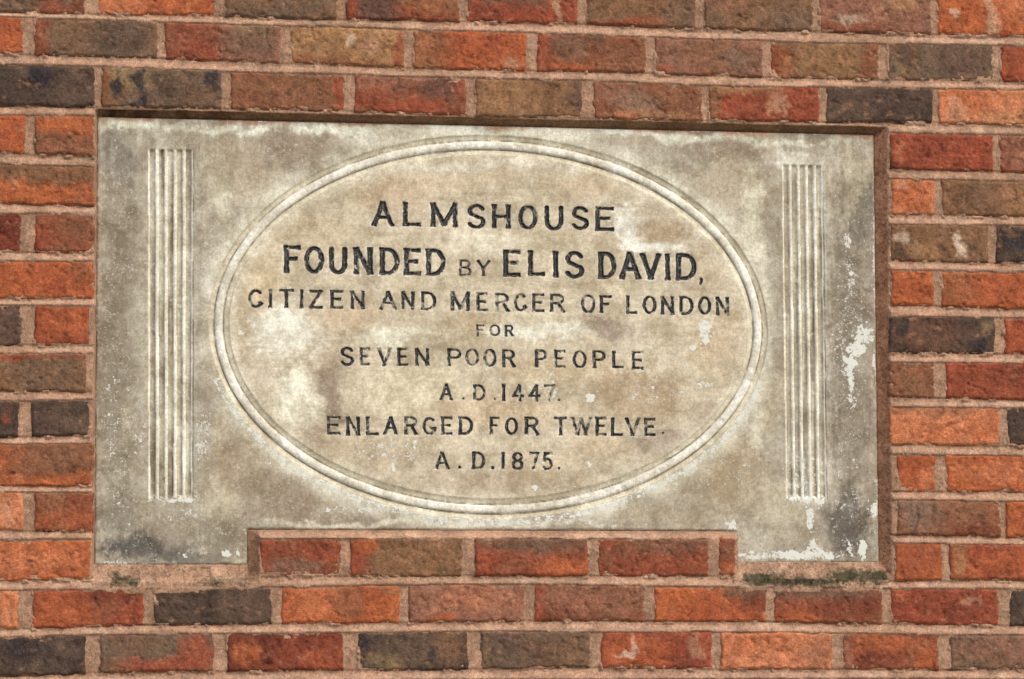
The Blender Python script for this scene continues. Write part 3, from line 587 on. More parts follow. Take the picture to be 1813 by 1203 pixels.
XF0, XF1 = -.10, 1.95
gap = {}
seed = 100
for k, t, b, bricks in courses:
    c = (k, t, b)
    for x0, x1, spec in bricks:
        seed += 7
        if 3 <= k <= 12 and spec is None and .17 < (x0 + x1) / 2 < 1.6:
            continue
        if x1 - x0 < .012: continue
        make_brick(k, c, x0, x1, spec, seed, -.05 < x1 and x0 < 1.9 and -1 <= k <= 15)

# ---------------------------------------------------------------- mortar, one weather-struck sheet behind and between the bricks
zmax = float(top_z(courses[0], 1.0)) + .004; zmin = float(bot_z(courses[-1], 1.0)) - .004
gx = np.unique(np.round(np.concatenate([np.arange(XMIN, XF0, .005), np.arange(XF0, XF1, .0019), np.arange(XF1, XMAX + .004, .005)]), 5))
gz = np.arange(zmax, zmin, -.0018)
X, Z = np.meshgrid(gx, gz)
n1 = fbm(X * 55, Z * 55, 7); n2 = fbm(X * 300, Z * 300, 8, 3); n3 = fbm(X * 9, Z * 9, 9, 3)
PX0 = lambda z: np.interp(z, [PLAQUE_POLY[7][1], PLAQUE_POLY[0][1]], [PLAQUE_POLY[7][0], PLAQUE_POLY[0][0]])
PX1 = lambda z: np.interp(z, [PLAQUE_POLY[2][1], PLAQUE_POLY[1][1]], [PLAQUE_POLY[2][0], PLAQUE_POLY[1][0]])
PZ1 = lambda x: np.interp(x, [PLAQUE_POLY[0][0], PLAQUE_POLY[1][0]], [PLAQUE_POLY[0][1], PLAQUE_POLY[1][1]])
NX0, NX1 = (PLAQUE_POLY[5][0] + PLAQUE_POLY[6][0]) / 2, (PLAQUE_POLY[3][0] + PLAQUE_POLY[4][0]) / 2
NZ = (PLAQUE_POLY[4][1] + PLAQUE_POLY[5][1]) / 2
PZL, PZR = (PLAQUE_POLY[6][1] + PLAQUE_POLY[7][1]) / 2, (PLAQUE_POLY[2][1] + PLAQUE_POLY[3][1]) / 2
Y = np.full(X.shape, .0034) + .0015 * n1
covered = np.zeros(X.shape, bool)
perp = np.ones(X.shape)
din = np.full(X.shape, -1.0); spill = np.zeros(X.shape)
for i, (k, t, b, bricks) in enumerate(courses):
    c = (k, t, b)
    T = top_z(c, gx)[None, :]; Bz = bot_z(c, gx)[None, :]
    if i + 1 < len(courses):
        T2 = top_z(courses[i + 1], gx)[None, :]
        tt = (Bz + .002 - Z) / (Bz + .002 - T2)
        inj = (tt > 0) & (tt <= 1)
        s = .0055 - .0052 * smooth(.22, .88, tt + .16 * n3)
        s = s + .004 * smooth(.25, .0, tt) * smooth(.1, .7, fbm(X * 26, i * 7.7 + 0 * X, 45))
        if k == 12:
            leg = ((X > .12) & (X < .425)) | ((X > 1.305) & (X < 1.60))
            s = np.where(leg, .0008, s)
        Y = np.where(inj, s + .0010 * n1, Y)
        perp = np.where(inj, 0, perp)
    r0 = np.searchsorted(-gz, -float(T.max()) - .003); r1 = np.searchsorted(-gz, -float(Bz.min()) + .003)
    for x0, x1, sp in bricks:
        if 3 <= k <= 12 and sp is None and .17 < (x0 + x1) / 2 < 1.6: continue
        a0, a1 = np.searchsorted(gx, (x0, x1))
        sl = (slice(r0, r1), slice(a0, a1))
        xs_, zs_ = X[sl], Z[sl]
        di = np.minimum.reduce([xs_ - x0, x1 - xs_, T[:, a0:a1] - zs_, zs_ - Bz[:, a0:a1]])
        din[sl] = np.maximum(din[sl], di)
        if k == 13:
            tl = ((xs_ > .12) & (xs_ < .42)) | ((xs_ > 1.31) & (xs_ < 1.60))
            spill[sl] = np.where(tl, smooth(.013, .002, T[:, a0:a1] - zs_), 0)
covered = din > .009
smear = smooth(.15, .85, fbm(X * 48, Z * 62, 47) + .35 * fbm(X * 210, Z * 210, 48, 2)) * smooth(.0065, .0005, din)
Y = Y - .0052 * smear * (din > -.006) * smooth(-.006, -.001, din)
Y = Y - .0085 * spill * smooth(-.35, .30, fbm(X * 40, Z * 90, 49)) * (din > 0)
# fillets running back to the stone
x0a, x1a, z1a = PX0(Z), PX1(Z), PZ1(X)
inx = (X > x0a) & (X < x1a)
zb_here = np.where(X < NX0, PZL, np.where(X > NX1, PZR, NZ))
dR = X - x1a; dL = x0a - X; dT = Z - z1a; dB = zb_here - Z
notch = (X > NX0 - .001) & (X < NX1 + .001) & (Z < NZ)
big = 9.0
def ramp(d, w, e=1.0): return np.where(d < w, D_PLAQUE * (1 - np.clip(d, 0, w) / w) ** e, 0)
wob = .0016 * n1 + .0009 * n2 + .0012 * fbm(X * 24, Z * 24, 46)
zlo = np.where(X < (NX0 + NX1) / 2, PZL, PZR)
inleg = (X < NX0 + .001) | (X > NX1 - .001)
wT, wR, wL, wB = .0135, .0245, .0062, .0345
dx_ = np.maximum(dL / wL, dR / wR); dz_ = np.maximum(dT / wT, np.where(inleg, (zlo - Z) / wB, -9))
m_ = np.maximum(dx_, dz_)
outside = (m_ >= 0) & (m_ < 1)
e_ = np.where(dz_ > dx_, np.where(dT > 0, .6, .9), .85)
Yf = np.where(outside, (D_PLAQUE + np.where(dT > 0, .003, np.where(dz_ > dx_, -.0008, .001))) * (1 - np.clip(m_ + np.where(dz_ > dx_, (wob * .4 + .0012) * (dT < 0), wob) * 18 * (m_ > .02), 0, 1)) ** e_, 0)
inN = (X >= NX0 - .001) & (X <= NX1 + .001) & (Z <= NZ)
mN = np.clip(1 - (NZ - Z + wob * .4 + .0014) / .0165, 0, 1) ** .9
mNl = np.clip(1 - (X - NX0 + wob) / .021, 0, 1) ** .5 * (Z > PZL - .034) * np.clip((Z - PZL + .036) / .022, 0, 1)
fN = np.where(inN, (D_PLAQUE - .0008) * mN, 0); fNl = np.where(inN, (D_PLAQUE - .0008) * mNl, 0)
Yf = np.maximum.reduce([Yf, fN, fNl])
Y = np.maximum(Y, Yf + .0016 * (Yf > .001) + (Yf > .001) * .0006 * n1)
stone_in = inx & (Z <= z1a) & (Z >= zb_here)
Y = np.where(stone_in | (inx & (dT > -.001) & (dT < .0028)), D_PLAQUE + .008, Y)
deep = (inx & (Z < z1a - .008) & (Z > zb_here + .008)) & ~((X > NX0 - .008) & (X < NX1 + .008) & (Z < NZ + .008)) & (X > x0a + .008) & (X < x1a - .008)
Y = Y + .00035 * n2
C = np.empty(X.shape + (3,)); C[:] = lin((184, 146, 119))
def blend(C, m, colour): return C * (1 - m[..., None]) + lin(colour) * m[..., None]
C = blend(C, smooth(-.1, .9, n3 + .5 * n1) * .6, (164, 130, 102))
C = blend(C, smooth(.1, 1.0, fbm(X * 16, Z * 40, 77)) * .5, (204, 172, 144))
C = blend(C, smooth(.3, 1.0, fbm(X * 30, Z * 60, 78)) * .5, (138, 116, 98))
C = blend(C, perp * .55, (160, 126, 100))
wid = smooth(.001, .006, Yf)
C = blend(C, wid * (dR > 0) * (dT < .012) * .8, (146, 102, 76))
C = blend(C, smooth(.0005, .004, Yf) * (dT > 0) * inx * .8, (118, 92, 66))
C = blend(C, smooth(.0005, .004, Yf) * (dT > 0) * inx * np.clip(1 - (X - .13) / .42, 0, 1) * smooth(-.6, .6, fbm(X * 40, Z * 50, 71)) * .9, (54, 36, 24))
C = blend(C, smooth(.001, .006, fNl) * notch * .7, (132, 98, 72))
sillz = (outside & (dB > 0) & inleg) * 1.0
C = blend(C, sillz * smooth(.25, .6, fbm(X * 230, Z * 230, 79, 3)) * .6, (92, 74, 56))
C = blend(C, sillz * smooth(.0, .9, fbm(X * 40, Z * 40, 80, 3)) * .4, (206, 170, 144))
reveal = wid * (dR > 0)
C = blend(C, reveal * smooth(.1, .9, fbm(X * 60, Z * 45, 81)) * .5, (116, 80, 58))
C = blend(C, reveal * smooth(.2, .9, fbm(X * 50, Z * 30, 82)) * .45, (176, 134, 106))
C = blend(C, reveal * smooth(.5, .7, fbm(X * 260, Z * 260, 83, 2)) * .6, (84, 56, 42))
# green growth on the two sills
def blot(cx, cz, rx, rz, sd): 
    q = np.sqrt(((X - cx) / rx) ** 2 + ((Z - cz) / rz) ** 2) + .5 * fbm(X * 70, Z * 70, sd) + .35 * fbm(X * 220, Z * 220, sd + 1)
    return 1 - smooth(.55, 1.05, q)
MOSS = [(SILL[5][0], SILL[5][1], .020, .014, .9), (SILL[6][0], SILL[6][1], .014, .012, .8), (SILL[7][0], SILL[7][1], .04, .010, .45),
        (SILL[8][0], SILL[8][1] + .003, .055, .014, .85), (SILL[9][0], SILL[9][1], .050, .017, 1.0), (SILL[10][0] - .01, SILL[10][1] - .002, .03, .016, .95),
        ((SILL[8][0] + SILL[9][0]) / 2, SILL[8][1] - .003, .07, .011, .75)]
for i, (cx, cz, rx, rz, s) in enumerate(MOSS):
    C = blend(C, blot(cx, cz, rx, rz, 300 + 9 * i) * s * .8, (78, 76, 54))
    C = blend(C, blot(cx, cz, rx * .7, rz * .7, 500 + 9 * i) * s * .6, (46, 52, 38))
cell = covered | deep
keep = ~(cell[:-1, :-1] & cell[1:, :-1] & cell[1:, 1:] & cell[:-1, 1:])
MX, MZ, MY = X, Z, Y
keepp = np.pad(keep, 1, constant_values=True)
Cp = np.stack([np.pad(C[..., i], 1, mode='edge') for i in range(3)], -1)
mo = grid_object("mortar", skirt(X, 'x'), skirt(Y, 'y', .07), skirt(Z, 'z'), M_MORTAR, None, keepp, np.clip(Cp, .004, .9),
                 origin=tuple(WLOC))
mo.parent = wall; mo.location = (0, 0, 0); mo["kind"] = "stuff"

# solid brickwork behind the faces
def box_object(name, lo, hi, mat, parent):
    (a, b, c), (d, e, f) = lo, hi
    vs = [(a, b, c), (d, b, c), (d, e, c), (a, e, c), (a, b, f), (d, b, f), (d, e, f), (a, e, f)]
    fs = [(0, 3, 2, 1), (4, 5, 6, 7), (0, 1, 5, 4), (1, 2, 6, 5), (2, 3, 7, 6), (3, 0, 4, 7)]
    me = bpy.data.meshes.new(name); me.from_pydata([tuple(np.array(v) - WLOC) for v in vs], [], fs)
    a_ = me.attributes.new("Col", 'FLOAT_COLOR', 'POINT'); a_.data.foreach_set("color", np.tile([*lin((150, 112, 90)), 1], 8).astype(np.float32))
    me.materials.append(mat); o = bpy.data.objects.new(name, me); col.objects.link(o); o.parent = parent
    return o
box_object("backing", (XMIN + .004, .068, zmin + .004), (XMAX - .004, .29, zmax - .004), M_MORTAR, wall)

# ---------------------------------------------------------------- glyphs as carved strokes
def arc(cx, cy, rx, ry, a0, a1, n=18):
    return [(cx + rx * math.cos(math.radians(a0 + (a1 - a0) * i / n)), cy + ry * math.sin(math.radians(a0 + (a1 - a0) * i / n))) for i in range(n + 1)]
GL = {
 'A': [[(0, 0), (.48, 1)], [(.52, 1), (1, 0)], [(.2, .34), (.8, .34)]],
 'B': [[(0, 0), (0, 1)], [(0, 1), (.5, 1)] + arc(.5, .76, .38, .24, 90, -90) + [(0, .52)], [(0, .52), (.5, .52)] + arc(.52, .26, .48, .26, 90, -90) + [(0, 0)]],
 'C': [arc(.52, .5, .52, .5, 48, 318, 30), [(.9, .26), (1, .2)]],
 'D': [[(0, 0), (0, 1)], [(0, 1), (.38, 1)] + arc(.38, .5, .62, .5, 90, -90, 24) + [(0, 0)]],
 'E': [[(0, 0), (0, 1)], [(0, 1), (1, 1)], [(0, .52), (.78, .52)], [(0, 0), (1, 0)]],
 'F': [[(0, 0), (0, 1)], [(0, 1), (1, 1)], [(0, .52), (.74, .52)]],
 'G': [arc(.52, .5, .52, .5, 48, 335, 30), [(.66, .36), (1, .36)], [(1, .36), (.98, .2)]],
 'H': [[(0, 0), (0, 1)], [(1, 0), (1, 1)], [(0, .5), (1, .5)]],
 'I': [[(.5, 0), (.5, 1)]],
 'L': [[(0, 0), (0, 1)], [(0, 0), (1, 0)]],
 'M': [[(0, 0), (0, 1)], [(0, 1), (.5, .08)], [(.5, .08), (1, 1)], [(1, 1), (1, 0)]],
 'N': [[(0, 0), (0, 1)], [(0, 1), (1, 0)], [(1, 0), (1, 1)]],
 'O': [arc(.5, .5, .5, .5, 0, 360, 36)],
 'P': [[(0, 0), (0, 1)], [(0, 1), (.52, 1)] + arc(.52, .73, .48, .27, 90, -90) + [(0, .46)]],
 'R': [[(0, 0), (0, 1)], [(0, 1), (.5, 1)] + arc(.5, .75, .45, .25, 90, -90) + [(0, .5)], [(.55, .5), (1, 0)]],
 'S': [arc(.5, .75, .46, .25, 22, 220, 20) + [(.3, .56), (.7, .44)] + arc(.5, .25, .5, .25, 40, -160, 20)],
 'T': [[(.5, 0), (.5, 1)], [(0, 1), (1, 1)]],
 'U': [[(0, 1), (0, .36)] + arc(.5, .36, .5, .36, 180, 360, 20) + [(1, 1)]],
 'V': [[(0, 1), (.5, 0)], [(.5, 0), (1, 1)]],
 'W': [[(0, 1), (.26, 0)], [(.26, 0), (.5, .95)], [(.5, .95), (.74, 0)], [(.74, 0), (1, 1)]],
 'Y': [[(0, 1), (.5, .46)], [(1, 1), (.5, .46)], [(.5, .46), (.5, 0)]],
 'Z': [[(0, 1), (1, 1)], [(1, 1), (0, 0)], [(0, 0), (1, 0)]],
 '1': [[(.6, 0), (.6, 1)], [(.6, 1), (.1, .86)]],
 '4': [[(.72, 0), (.72, 1)], [(.72, 1), (0, .3)], [(0, .3), (1, .3)]],
 '5': [[(.92, 1), (.22, 1)], [(.22, 1), (.12, .55)], [(.12, .55)] + arc(.45, .32, .5, .32, 125, -145, 22)],
 '7': [[(0, 1), (1, 1)], [(1, 1), (.38, 0)]],
 '8': [arc(.5, .76, .40, .24, 0, 360, 24), arc(.5, .26, .5, .26, 0, 360, 24)],
 '.': [[(.5, .5), (.52, .5)]],
 ',': [[(.4, .9), (.7, .85), (.85, .55), (.1, 0)]],
}
def stroke_dist(x, z, L):
    """distance (in units of half stroke width, <1 inside) to glyph L at points x, z"""
    g, xa, xb, zt, zb, wear = L
    H = zt - zb
    small = g in '.,'
    Hn = H
    if small: hw = min(xb - xa, H) * .5 if g == '.' else (xb - xa) * .38
    else: hw = (.104 if H > .038 else .102 if H > .025 else .115) * H
    ax = 1.0 if small else 1.32
    ix0, ix1 = xa + hw * .92, xb - hw * .92
    iz0, iz1 = zb + hw / ax * .95, zt - hw / ax * .95
    if ix1 < ix0: ix0 = ix1 = (xa + xb) / 2
    if iz1 < iz0: iz0 = iz1 = (zt + zb) / 2
    best = np.full(x.shape, 9.0)
    for s in GL[g]:
        pts = [(ix0 + p[0] * (ix1 - ix0), iz0 + p[1] * (iz1 - iz0)) for p in s]
        straight = len(pts) == 2
        for (ax0, az0), (bx0, bz0) in zip(pts[:-1], pts[1:]):
            dx, dz = bx0 - ax0, (bz0 - az0) * ax
            L2 = dx * dx + dz * dz + 1e-12
            px, pz = x - ax0, (z - az0) * ax
            t = (px * dx + pz * dz) / L2
            tc = np.clip(t, 0, 1)
            d = np.hypot(px - tc * dx, pz - tc * dz)
            if straight and not small:      # square, slightly flared ends
                ln = math.sqrt(L2)
                per = np.abs(px * dz - pz * dx) / ln
                over = np.maximum(-t, t - 1) * ln
                d = np.maximum(per, over + hw * .15)
                d = d / (1 + .22 * np.abs(2 * tc - 1) ** 4)
            best = np.minimum(best, d / hw)
    return best, hw

OC = ((OVAL[0][0] + OVAL[1][0]) / 2, (OVAL[2][1] + OVAL[3][1]) / 2)
OA = (OVAL[1][0] - OVAL[0][0]) / 2; OB = (OVAL[2][1] - OVAL[3][1]) / 2
def oval_s(x, z):                       # distance inwards from the outer edge of the oval moulding
    dx = (x - OC[0]) / OA; dz = (z - OC[1]) / OB
    r = np.sqrt(dx * dx + dz * dz) + 1e-9
    g = np.sqrt((dx / OA) ** 2 + (dz / OB) ** 2) / r
    return (1 - r) / g
def prof(s):                            # depth below the stone face
    s = s * 1000
    d = np.zeros_like(s)
    def seg(a, b, f):
        nonlocal d
        m = (s >= a) & (s < b); t = (s - a) / (b - a); d = np.where(m, f(t), d)
    seg(0, 1.2, lambda t: 1.4 * t)
    seg(1.2, 10, lambda t: 1.4 + 2.4 * np.sin(t * np.pi * .55))
    seg(10, 27.5, lambda t: 4.4 - 5.2 * np.clip(1 - np.abs(2 * t - 1) ** 2.2, 0, 1) ** .6)
    seg(27.5, 36.8, lambda t: 1.2 + 2.4 * np.sin((1 - t) * np.pi * .55))
    seg(36.8, 38, lambda t: 1.2 * (1 - t))
    d = d + 1.8 * np.exp(-((s - 10.2) / .8) ** 2) + 1.8 * np.exp(-((s - 27.3) / .9) ** 2)
    return d / 1000
grime_shade = [0]
def flute(x, z):
    d = np.zeros_like(x); colr = np.zeros_like(x)
    for q in FLUTES:
        (ax, az), (bx, bz), (cx, cz), (dx_, dz_) = q
        zt = az + (x - ax) / (bx - ax) * (bz - az); zb = dz_ + (x - dx_) / (cx - dx_) * (cz - dz_)
        v = (zt - z) / (zt - zb)
        xl = ax + (dx_ - ax) * v; xr = bx + (cx - bx) * v
        u = (x - xl) / (xr - xl) * 5
        inside = (u > 0) & (u < 5) & (v > 0) & (v < 1)
        t = u - np.floor(u)
        prof_ = np.sqrt(np.clip(1 - ((t - .5) / .35) ** 2, 0, 1))
        ends = smooth(0, .005, v) * smooth(0, .012, 1 - v)
        dd = .0050 * prof_ * ends + .0006 * ends
        rim = np.exp(-((x - xr) / .0009) ** 2) * (v > 0) * (v < 1)
        d = np.where(inside, dd, d) + .0026 * rim * smooth(-.7, .1, fbm(x * 10, z * 30, 250))
        grime_shade[0] = np.maximum(grime_shade[0], rim)
        colr = np.where(inside, np.where(prof_ < .5, 1.0, .25), colr)
    return d, colr
def surf(x, z):
    wav = .0007 * fbm(x * 7, z * 7, 401, 3) + .00022 * fbm(x * 70, z * 70, 402, 3)
    return D_PLAQUE + wav

# ---------------------------------------------------------------- the stone tablet
zt0, zb0 = max(PLAQUE_POLY[0][1], PLAQUE_POLY[1][1]), min(PLAQUE_POLY[2][1], PLAQUE_POLY[7][1])
rows = [(L[3] + .003, L[4] - .003) for L in LETTERS]
def in_rows(z): return any(a >= z >= b for a, b in rows)
zs = [zt0]; 
while zs[-1] > zb0:
    zs.append(zs[-1] - (.00125 if in_rows(zs[-1]) else .0019))
gv = np.array(zs); gv = (zt0 - gv) / (zt0 - gv[-1])
vn = (zt0 - NZ) / (zt0 - zb0)                      # notch row snapped
j = int(np.argmin(np.abs(gv - vn))); gv[j] = vn
nu = int((PLAQUE_POLY[1][0] - PLAQUE_POLY[0][0]) / .0013)
gu = np.linspace(0, 1, nu)
x0m, x1m = PLAQUE_POLY[7][0], PLAQUE_POLY[2][0]
i0 = int(np.argmin(np.abs(gu - (NX0 - x0m) / (x1m - x0m)))); gu[i0] = (NX0 - x0m) / (x1m - x0m)
i1 = int(np.argmin(np.abs(gu - (NX1 - x0m) / (x1m - x0m)))); gu[i1] = (NX1 - x0m) / (x1m - x0m)
u, v = np.meshgrid(gu, gv)
def bil(a, b, c, d): return (a * (1 - u) + b * u) * (1 - v) + (d * (1 - u) + c * u) * v
PP = PLAQUE_POLY
X = bil(PP[0][0], PP[1][0], PP[2][0], PP[7][0]); Z = bil(PP[0][1], PP[1][1], PP[2][1], PP[7][1])
wj = np.clip(1 - np.abs(v - vn) / .12, 0, 1)
Z = Z + (NZ - Z[j:j + 1, :]) * wj
wobx = .0009 * fbm(Z * 35, 0 * Z, 61) * (1 - 2 * u); Xo = X + wobx * (np.abs(u - .5) > .49)
Y = surf(X, Z)
S = oval_s(X, Z)
Swob = S + .0005 * fbm(X * 40, Z * 40, 63)
Y = Y + prof(Swob) * (1 + .12 * fbm(X * 25, Z * 25, 64)) + .0003 * fbm(X * 160, Z * 160, 65, 3) * ((S > 0) & (S < .038))
fd, fc = flute(X + .0005 * fbm(Z * 20, X * 5, 66), Z)
Y = Y + fd * (1 + .2 * fbm(X * 60, Z * 14, 67))
nick = smooth(.60, .85, fbm(X * 75, Z * 75, 261, 2))
Y = Y + .0009 * nick * ((S > .008) & (S < .030)) - .0012 * smooth(.55, .8, fbm(X * 90, Z * 50, 262, 2)) * (fd > .001)
# worn arris
edge = np.minimum.reduce([X - bil(PP[0][0], PP[0][0], PP[7][0], PP[7][0]) if False else u * 1.46, (1 - u) * 1.46, v * .81, (1 - v) * .81])
nd = np.where((X > NX0 - .02) & (X < NX1 + .02), np.hypot(np.clip(np.maximum(NX0 - X, X - NX1), 0, 1), np.clip(Z - NZ, 0, 1)), 9)
nd = np.where((Z < NZ), np.where(X < NX0, NX0 - X, np.where(X > NX1, X - NX1, 0)), nd)
edge = np.minimum(edge, nd)
er = .003 * (1 + .8 * fbm(X * 60, Z * 60, 68)) + .001
Y = Y + .004 * np.clip(1 - edge / np.maximum(er, .0005), 0, 1) ** 2
carve = np.zeros_like(Y); sd_ = np.full(Y.shape, 9.0)
for L in LETTERS:
    g, xa, xb, zt, zb, wear = L
    ci = np.where((X[0] > xa - .012) & (X[0] < xb + .012))[0]; ri = np.where((Z[:, 0] < zt + .012) & (Z[:, 0] > zb - .012))[0]
    if len(ci) == 0 or len(ri) == 0: continue
    sl = (slice(ri[0], ri[-1] + 1), slice(ci[0], ci[-1] + 1))
    d, hw = stroke_dist(X[sl], Z[sl], L)
    d = d + .08 * fbm(X[sl] * 160, Z[sl] * 160, 90, 2)
    carve[sl] = np.maximum(carve[sl], np.clip(1.05 - d, 0, 1) * hw * 1.05)
    sd_[sl] = np.minimum(sd_[sl], d)
Y = Y + np.minimum(carve, .0046)
# colour
inn = smooth(.030, .040, S)
C = np.empty(X.shape + (3,)); C[:] = lin((166, 157, 139))
C = blend(C, inn, (200, 188, 162))
wx_ = X + .020 * fbm(X * 14, Z * 14, 201) + .006 * fbm(X * 60, Z * 60, 202)
wz_ = Z + .014 * fbm(X * 14, Z * 14, 203) + .005 * fbm(X * 60, Z * 60, 204)
mott = fbm(X * 120, Z * 120, 205, 4)
vst = fbm(X * 260, Z * 30, 206, 3); hst = fbm(X * 30, Z * 260, 207, 3)
def stains(C, lst, gate):
    for i, (cx, cz, rx, rz, r_, g_, b_, s) in enumerate(lst):
        q = np.sqrt(((wx_ - cx) / rx) ** 2 + ((wz_ - cz) / rz) ** 2) + .30 * mott + .12 * vst * (1 - inn) + .14 * hst * inn
        m = min(1.0, s * 1.12) * (1 - smooth(.48, 1.22, q)) * gate
        C = blend(C, m, (min(r_ * 1.07 + 3, 228), min(g_ * 1.08 + 3, 226), min(b_ * 1.10 + 4, 210)))
    return C
streak_v = fbm(X * 90, Z * 7, 210); streak_h = fbm(X * 7, Z * 110, 211)
C = blend(C, (1 - inn) * smooth(-.1, .9, streak_v) * .35, (150, 138, 112))
C = blend(C, (1 - inn) * smooth(.1, 1.0, -streak_v) * .35, (196, 188, 160))
C = blend(C, inn * smooth(0, .9, streak_h) * .35, (206, 194, 164))
C = blend(C, inn * smooth(0, .9, -streak_h) * .35, (160, 142, 112))
C = blend(C, smooth(.1, .9, fbm(X * 18, Z * 12, 212)) * .45, (196, 184, 154))
C = blend(C, smooth(.2, .9, fbm(X * 20, Z * 12, 213)) * .4, (148, 132, 108))
C = stains(C, STAINS_OUT, 1 - inn)
C = stains(C, STAINS_IN, inn)
halo = np.exp(-((np.minimum(S, 0) + .006) / .020) ** 2) * (S < 0) * smooth(-.9, .2, fbm(X * 12, Z * 12, 214))
C = blend(C, halo * .9, (216, 212, 190))
halo2 = smooth(.060, .038, S) * (S > .036) * smooth(-.8, .5, fbm(X * 10, Z * 10, 215))
C = blend(C, halo2 * .8, (214, 206, 182))
pil = np.maximum(np.exp(-((X - .262) / .040) ** 2), np.exp(-((X - 1.462) / .042) ** 2)) * smooth(2.75, 2.70, Z) * smooth(2.02, 2.10, Z)
C = blend(C, pil * (1 - inn) * np.clip(.45 + .35 * vst + .25 * mott, 0, .8), (216, 212, 192))
inband = (S > 0) & (S < .038)
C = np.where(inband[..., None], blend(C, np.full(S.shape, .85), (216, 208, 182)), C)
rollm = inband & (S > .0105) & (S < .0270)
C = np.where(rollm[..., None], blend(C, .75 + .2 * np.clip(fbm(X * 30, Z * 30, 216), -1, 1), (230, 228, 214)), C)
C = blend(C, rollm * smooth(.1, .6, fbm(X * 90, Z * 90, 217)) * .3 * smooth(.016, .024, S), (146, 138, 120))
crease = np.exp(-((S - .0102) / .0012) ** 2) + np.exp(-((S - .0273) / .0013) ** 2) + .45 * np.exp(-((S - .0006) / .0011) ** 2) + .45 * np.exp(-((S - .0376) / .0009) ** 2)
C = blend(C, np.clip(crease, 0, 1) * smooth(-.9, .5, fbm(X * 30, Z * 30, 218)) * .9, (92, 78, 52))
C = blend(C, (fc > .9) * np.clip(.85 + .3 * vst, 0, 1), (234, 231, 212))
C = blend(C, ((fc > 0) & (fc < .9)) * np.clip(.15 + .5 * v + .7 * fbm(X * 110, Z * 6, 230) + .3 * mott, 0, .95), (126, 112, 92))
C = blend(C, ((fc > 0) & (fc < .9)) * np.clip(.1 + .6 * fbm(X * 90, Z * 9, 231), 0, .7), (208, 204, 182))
C = blend(C, grime_shade[0] * smooth(-.8, .2, fbm(X * 10, Z * 30, 250)) * .8, (84, 72, 54))  # grime and shade painted as a dark line down the flutes' right edge
# rim of bare stone and wash round letters, pinkish mortar smears at the head
C = blend(C, smooth(1.45, 1.1, sd_) * .6 * smooth(-.5, .5, fbm(X * 120, Z * 120, 270, 3)), (224, 219, 200))
C = blend(C, smooth(1.0, .85, sd_) * (.30 + .6 * smooth(-.1, .5, fbm(X * 190, Z * 190, 271, 3))), (66, 62, 58))
top_d = v * .81
C = blend(C, smooth(.012, .002, top_d + .004 * fbm(X * 30, Z * 30, 219)) * smooth(-.3, .4, fbm(X * 12, Z * 4, 220)) * .7, (176, 122, 90))
fl = np.zeros_like(X)
fwob = .45 * mott + .35 * fbm(X * 320, Z * 320, 240, 2)
for cx, cz, rx, rz, s in FLAKES:
    q = np.sqrt(((X + .35 * (wx_ - X) - cx) / rx) ** 2 + ((Z + .35 * (wz_ - Z) - cz) / rz) ** 2) + fwob
    fl = np.maximum(fl, s * (1 - smooth(.55, 1.15, q)))
oute = (S < 0) & (S > -.012) & (Z < OC[1] - .10)
fl = np.maximum(fl, oute * .62)
fl = np.maximum(fl, smooth(.006, .0, edge) * (.5 + .4 * fbm(X * 30, Z * 30, 280)))
drip = smooth(.35, .9, fbm(X * 70, Z * 5, 260)) * (1 - inn) * smooth(.16, .0, v)
C = blend(C, drip * .5, (214, 210, 190))
fl = np.maximum(fl, .10)
fl = fl * (sd_ > 1.0)
inner_notch = (u[:-1, :-1] >= gu[i0] - 1e-9) & (u[:-1, 1:][:, :] <= gu[i1] + 1e-9) & (v[:-1, :-1] >= gv[j] - 1e-9)
keep = ~inner_notch
tab = bpy.data.objects.new("inscribed_stone_tablet", None); col.objects.link(tab)
tab.location = (OC[0], D_PLAQUE, OC[1])
tab["label"] = "pale weathered stone tablet in the brick wall, black ALMSHOUSE inscription inside an oval moulding"
tab["category"] = "plaque"
TLOC = tuple(tab.location)
pad = lambda A: np.pad(A, 1, mode='edge')
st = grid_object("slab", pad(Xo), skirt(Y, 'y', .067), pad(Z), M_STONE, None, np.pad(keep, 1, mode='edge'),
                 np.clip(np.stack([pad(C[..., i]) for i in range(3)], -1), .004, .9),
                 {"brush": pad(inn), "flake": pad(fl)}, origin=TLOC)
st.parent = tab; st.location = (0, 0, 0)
# returns of the notch
def strip(name, pts):                  # wall of stone running back from the face along pts
    a = np.array(pts); n = len(a)
    Xs = np.stack([a[:, 0], a[:, 0]]); Zs = np.stack([a[:, 1], a[:, 1]]); Ys = np.stack([np.full(n, D_PLAQUE + .004), np.full(n, .067)])
    cc = np.empty(Xs.shape + (3,)); cc[:] = lin((176, 166, 140))
    o = grid_object(name, Xs, Ys, Zs, M_STONE, None, None, cc, {"brush": np.zeros(Xs.shape), "flake": np.full(Xs.shape, .3)}, origin=TLOC)
    o.parent = tab; o.location = (0, 0, 0)
zlow = zb0
strip("notch_edge", [(NX0, zlow), (NX0, NZ), (NX1, NZ), (NX1, zlow)])

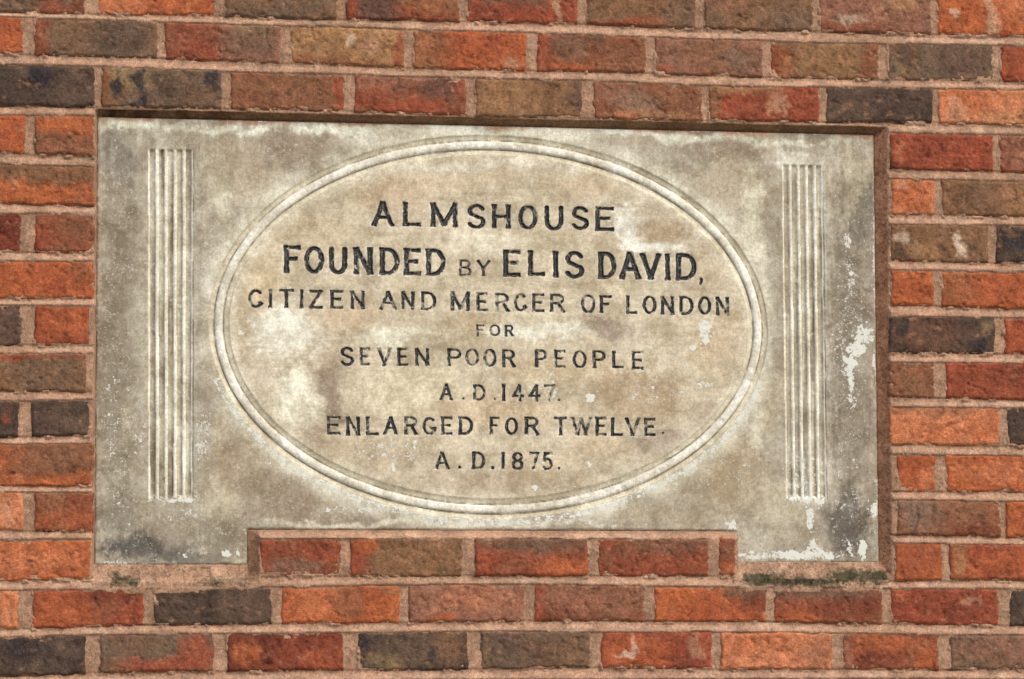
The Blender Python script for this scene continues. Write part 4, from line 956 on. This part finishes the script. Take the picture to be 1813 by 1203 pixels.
# ---------------------------------------------------------------- letters: black paint lining each carved stroke
kinds = {'.': "full_stop", ',': "comma"}
for li, L in enumerate(LETTERS):
    g, xa, xb, zt, zb, wear = L
    step = .0009
    xs = np.arange(xa - .003, xb + .003, step); zz = np.arange(zt + .003, zb - .003, -step)
    lx, lz = np.meshgrid(xs, zz)
    lx = lx + .0003 * fbm(lx * 400, lz * 400, 31, 1)
    d, hw = stroke_dist(lx, lz, L)
    d = d + .08 * fbm(lx * 160, lz * 160, 90, 2)
    ly = surf(lx, lz) + np.minimum(np.clip(1.05 - d, 0, 1) * hw * 1.05, .0046) - .00035
    ly = np.where(d > 1.0, ly + .0008, ly)
    n_ = fbm(lx * 190, lz * 120, 600 + li * 3, 4)
    n_b = fbm(lx * 45, lz * 45, 700 + li, 2)
    wear = wear * .9 + (-.05 if li < 29 else .04)
    thr = .80 - 1.5 * wear - .6 * n_b * (wear + .2)
    lost = (n_ > thr) | ((np.abs(d - .78) < .16) & (n_ > thr - .45))
    on = (d < .96) & ~lost
    kp = (on[:-1, :-1].astype(int) + on[1:, :-1] + on[1:, 1:] + on[:-1, 1:]) >= 3
    if not kp.any(): continue
    o = grid_object(kinds.get(g, "numeral" if g.isdigit() else "letter"), lx, ly, lz, M_PAINT, None, kp,
                    origin=((xa + xb) / 2, D_PLAQUE, (zt + zb) / 2))
    o.parent = tab; o.location = Vector(o.location) - tab.location

# ---------------------------------------------------------------- moss on the mortar sills
def mortar_y(x, z):
    ix = np.clip(np.searchsorted(gx, x), 0, len(gx) - 1); iz = np.clip(((zmax - z) / .0018).astype(int), 0, len(gz) - 1)
    return MY[iz, ix]
def make_moss(name, label, patches, n, seed):
    r = np.random.default_rng(seed); vs = []; fs = []
    w = np.array([p[2] * p[3] * p[4] for p in patches]); w = w / w.sum()
    for i in range(n):
        p = patches[r.choice(len(patches), p=w)]
        x = p[0] + r.normal(0, p[2] * .6); z = p[1] + r.normal(0, p[3] * .62)
        if fbm(np.array([x * 90]), np.array([z * 90]), 820)[0] < .02: continue
        if x > SILL[1][0] - .002: continue
        y = float(mortar_y(np.array([x]), np.array([z]))[0])
        s = r.uniform(.0006, .0018)
        for q in range(3):
            a = r.uniform(0, 6.28); t = Vector((math.cos(a), -.5 - r.random(), math.sin(a))).normalized()
            sdv = t.cross(Vector((r.normal(), r.normal(), r.normal()))).normalized()
            b0 = Vector((x + r.normal(0, .0008), y + .0003, z + r.normal(0, .0008)))
            k0 = len(vs)
            vs += [b0 - sdv * s * .5, b0 + sdv * s * .5, b0 + t * s * 1.2]
            fs.append((k0, k0 + 1, k0 + 2))
    if not vs: return
    c = Vector(vs[0]); me = bpy.data.meshes.new(name); me.from_pydata([tuple(v_ - c) for v_ in vs], [], fs)
    me.materials.append(M_MOSS); o = bpy.data.objects.new(name, me); col.objects.link(o); o.location = c
    o["label"] = label; o["category"] = "moss"; o["kind"] = "stuff"
make_moss("moss", "small dark green moss patch on the mortar sill under the tablet's lower left corner", MOSS[:3], 2200, 1)
make_moss("moss", "long green moss growth on the mortar sill under the tablet's lower right corner", MOSS[3:], 6000, 2)

# ---------------------------------------------------------------- plain ground sheet out of view, added to bounce light up the wall
gm = NT("bounce_ground"); gm_c = gm.mix(gm.rng(gm.noise(3, 6, .6), .3, .7), lin((128, 120, 108)), lin((160, 150, 134)))
M_GROUND = gm.done(gm_c, .9, None)
me = bpy.data.meshes.new("ground"); me.from_pydata([(-30, -40, 0), (30, -40, 0), (30, 30, 0), (-30, 30, 0)], [], [(0, 1, 2, 3)])
me.materials.append(M_GROUND); go = bpy.data.objects.new("ground", me); col.objects.link(go); go["kind"] = "structure"
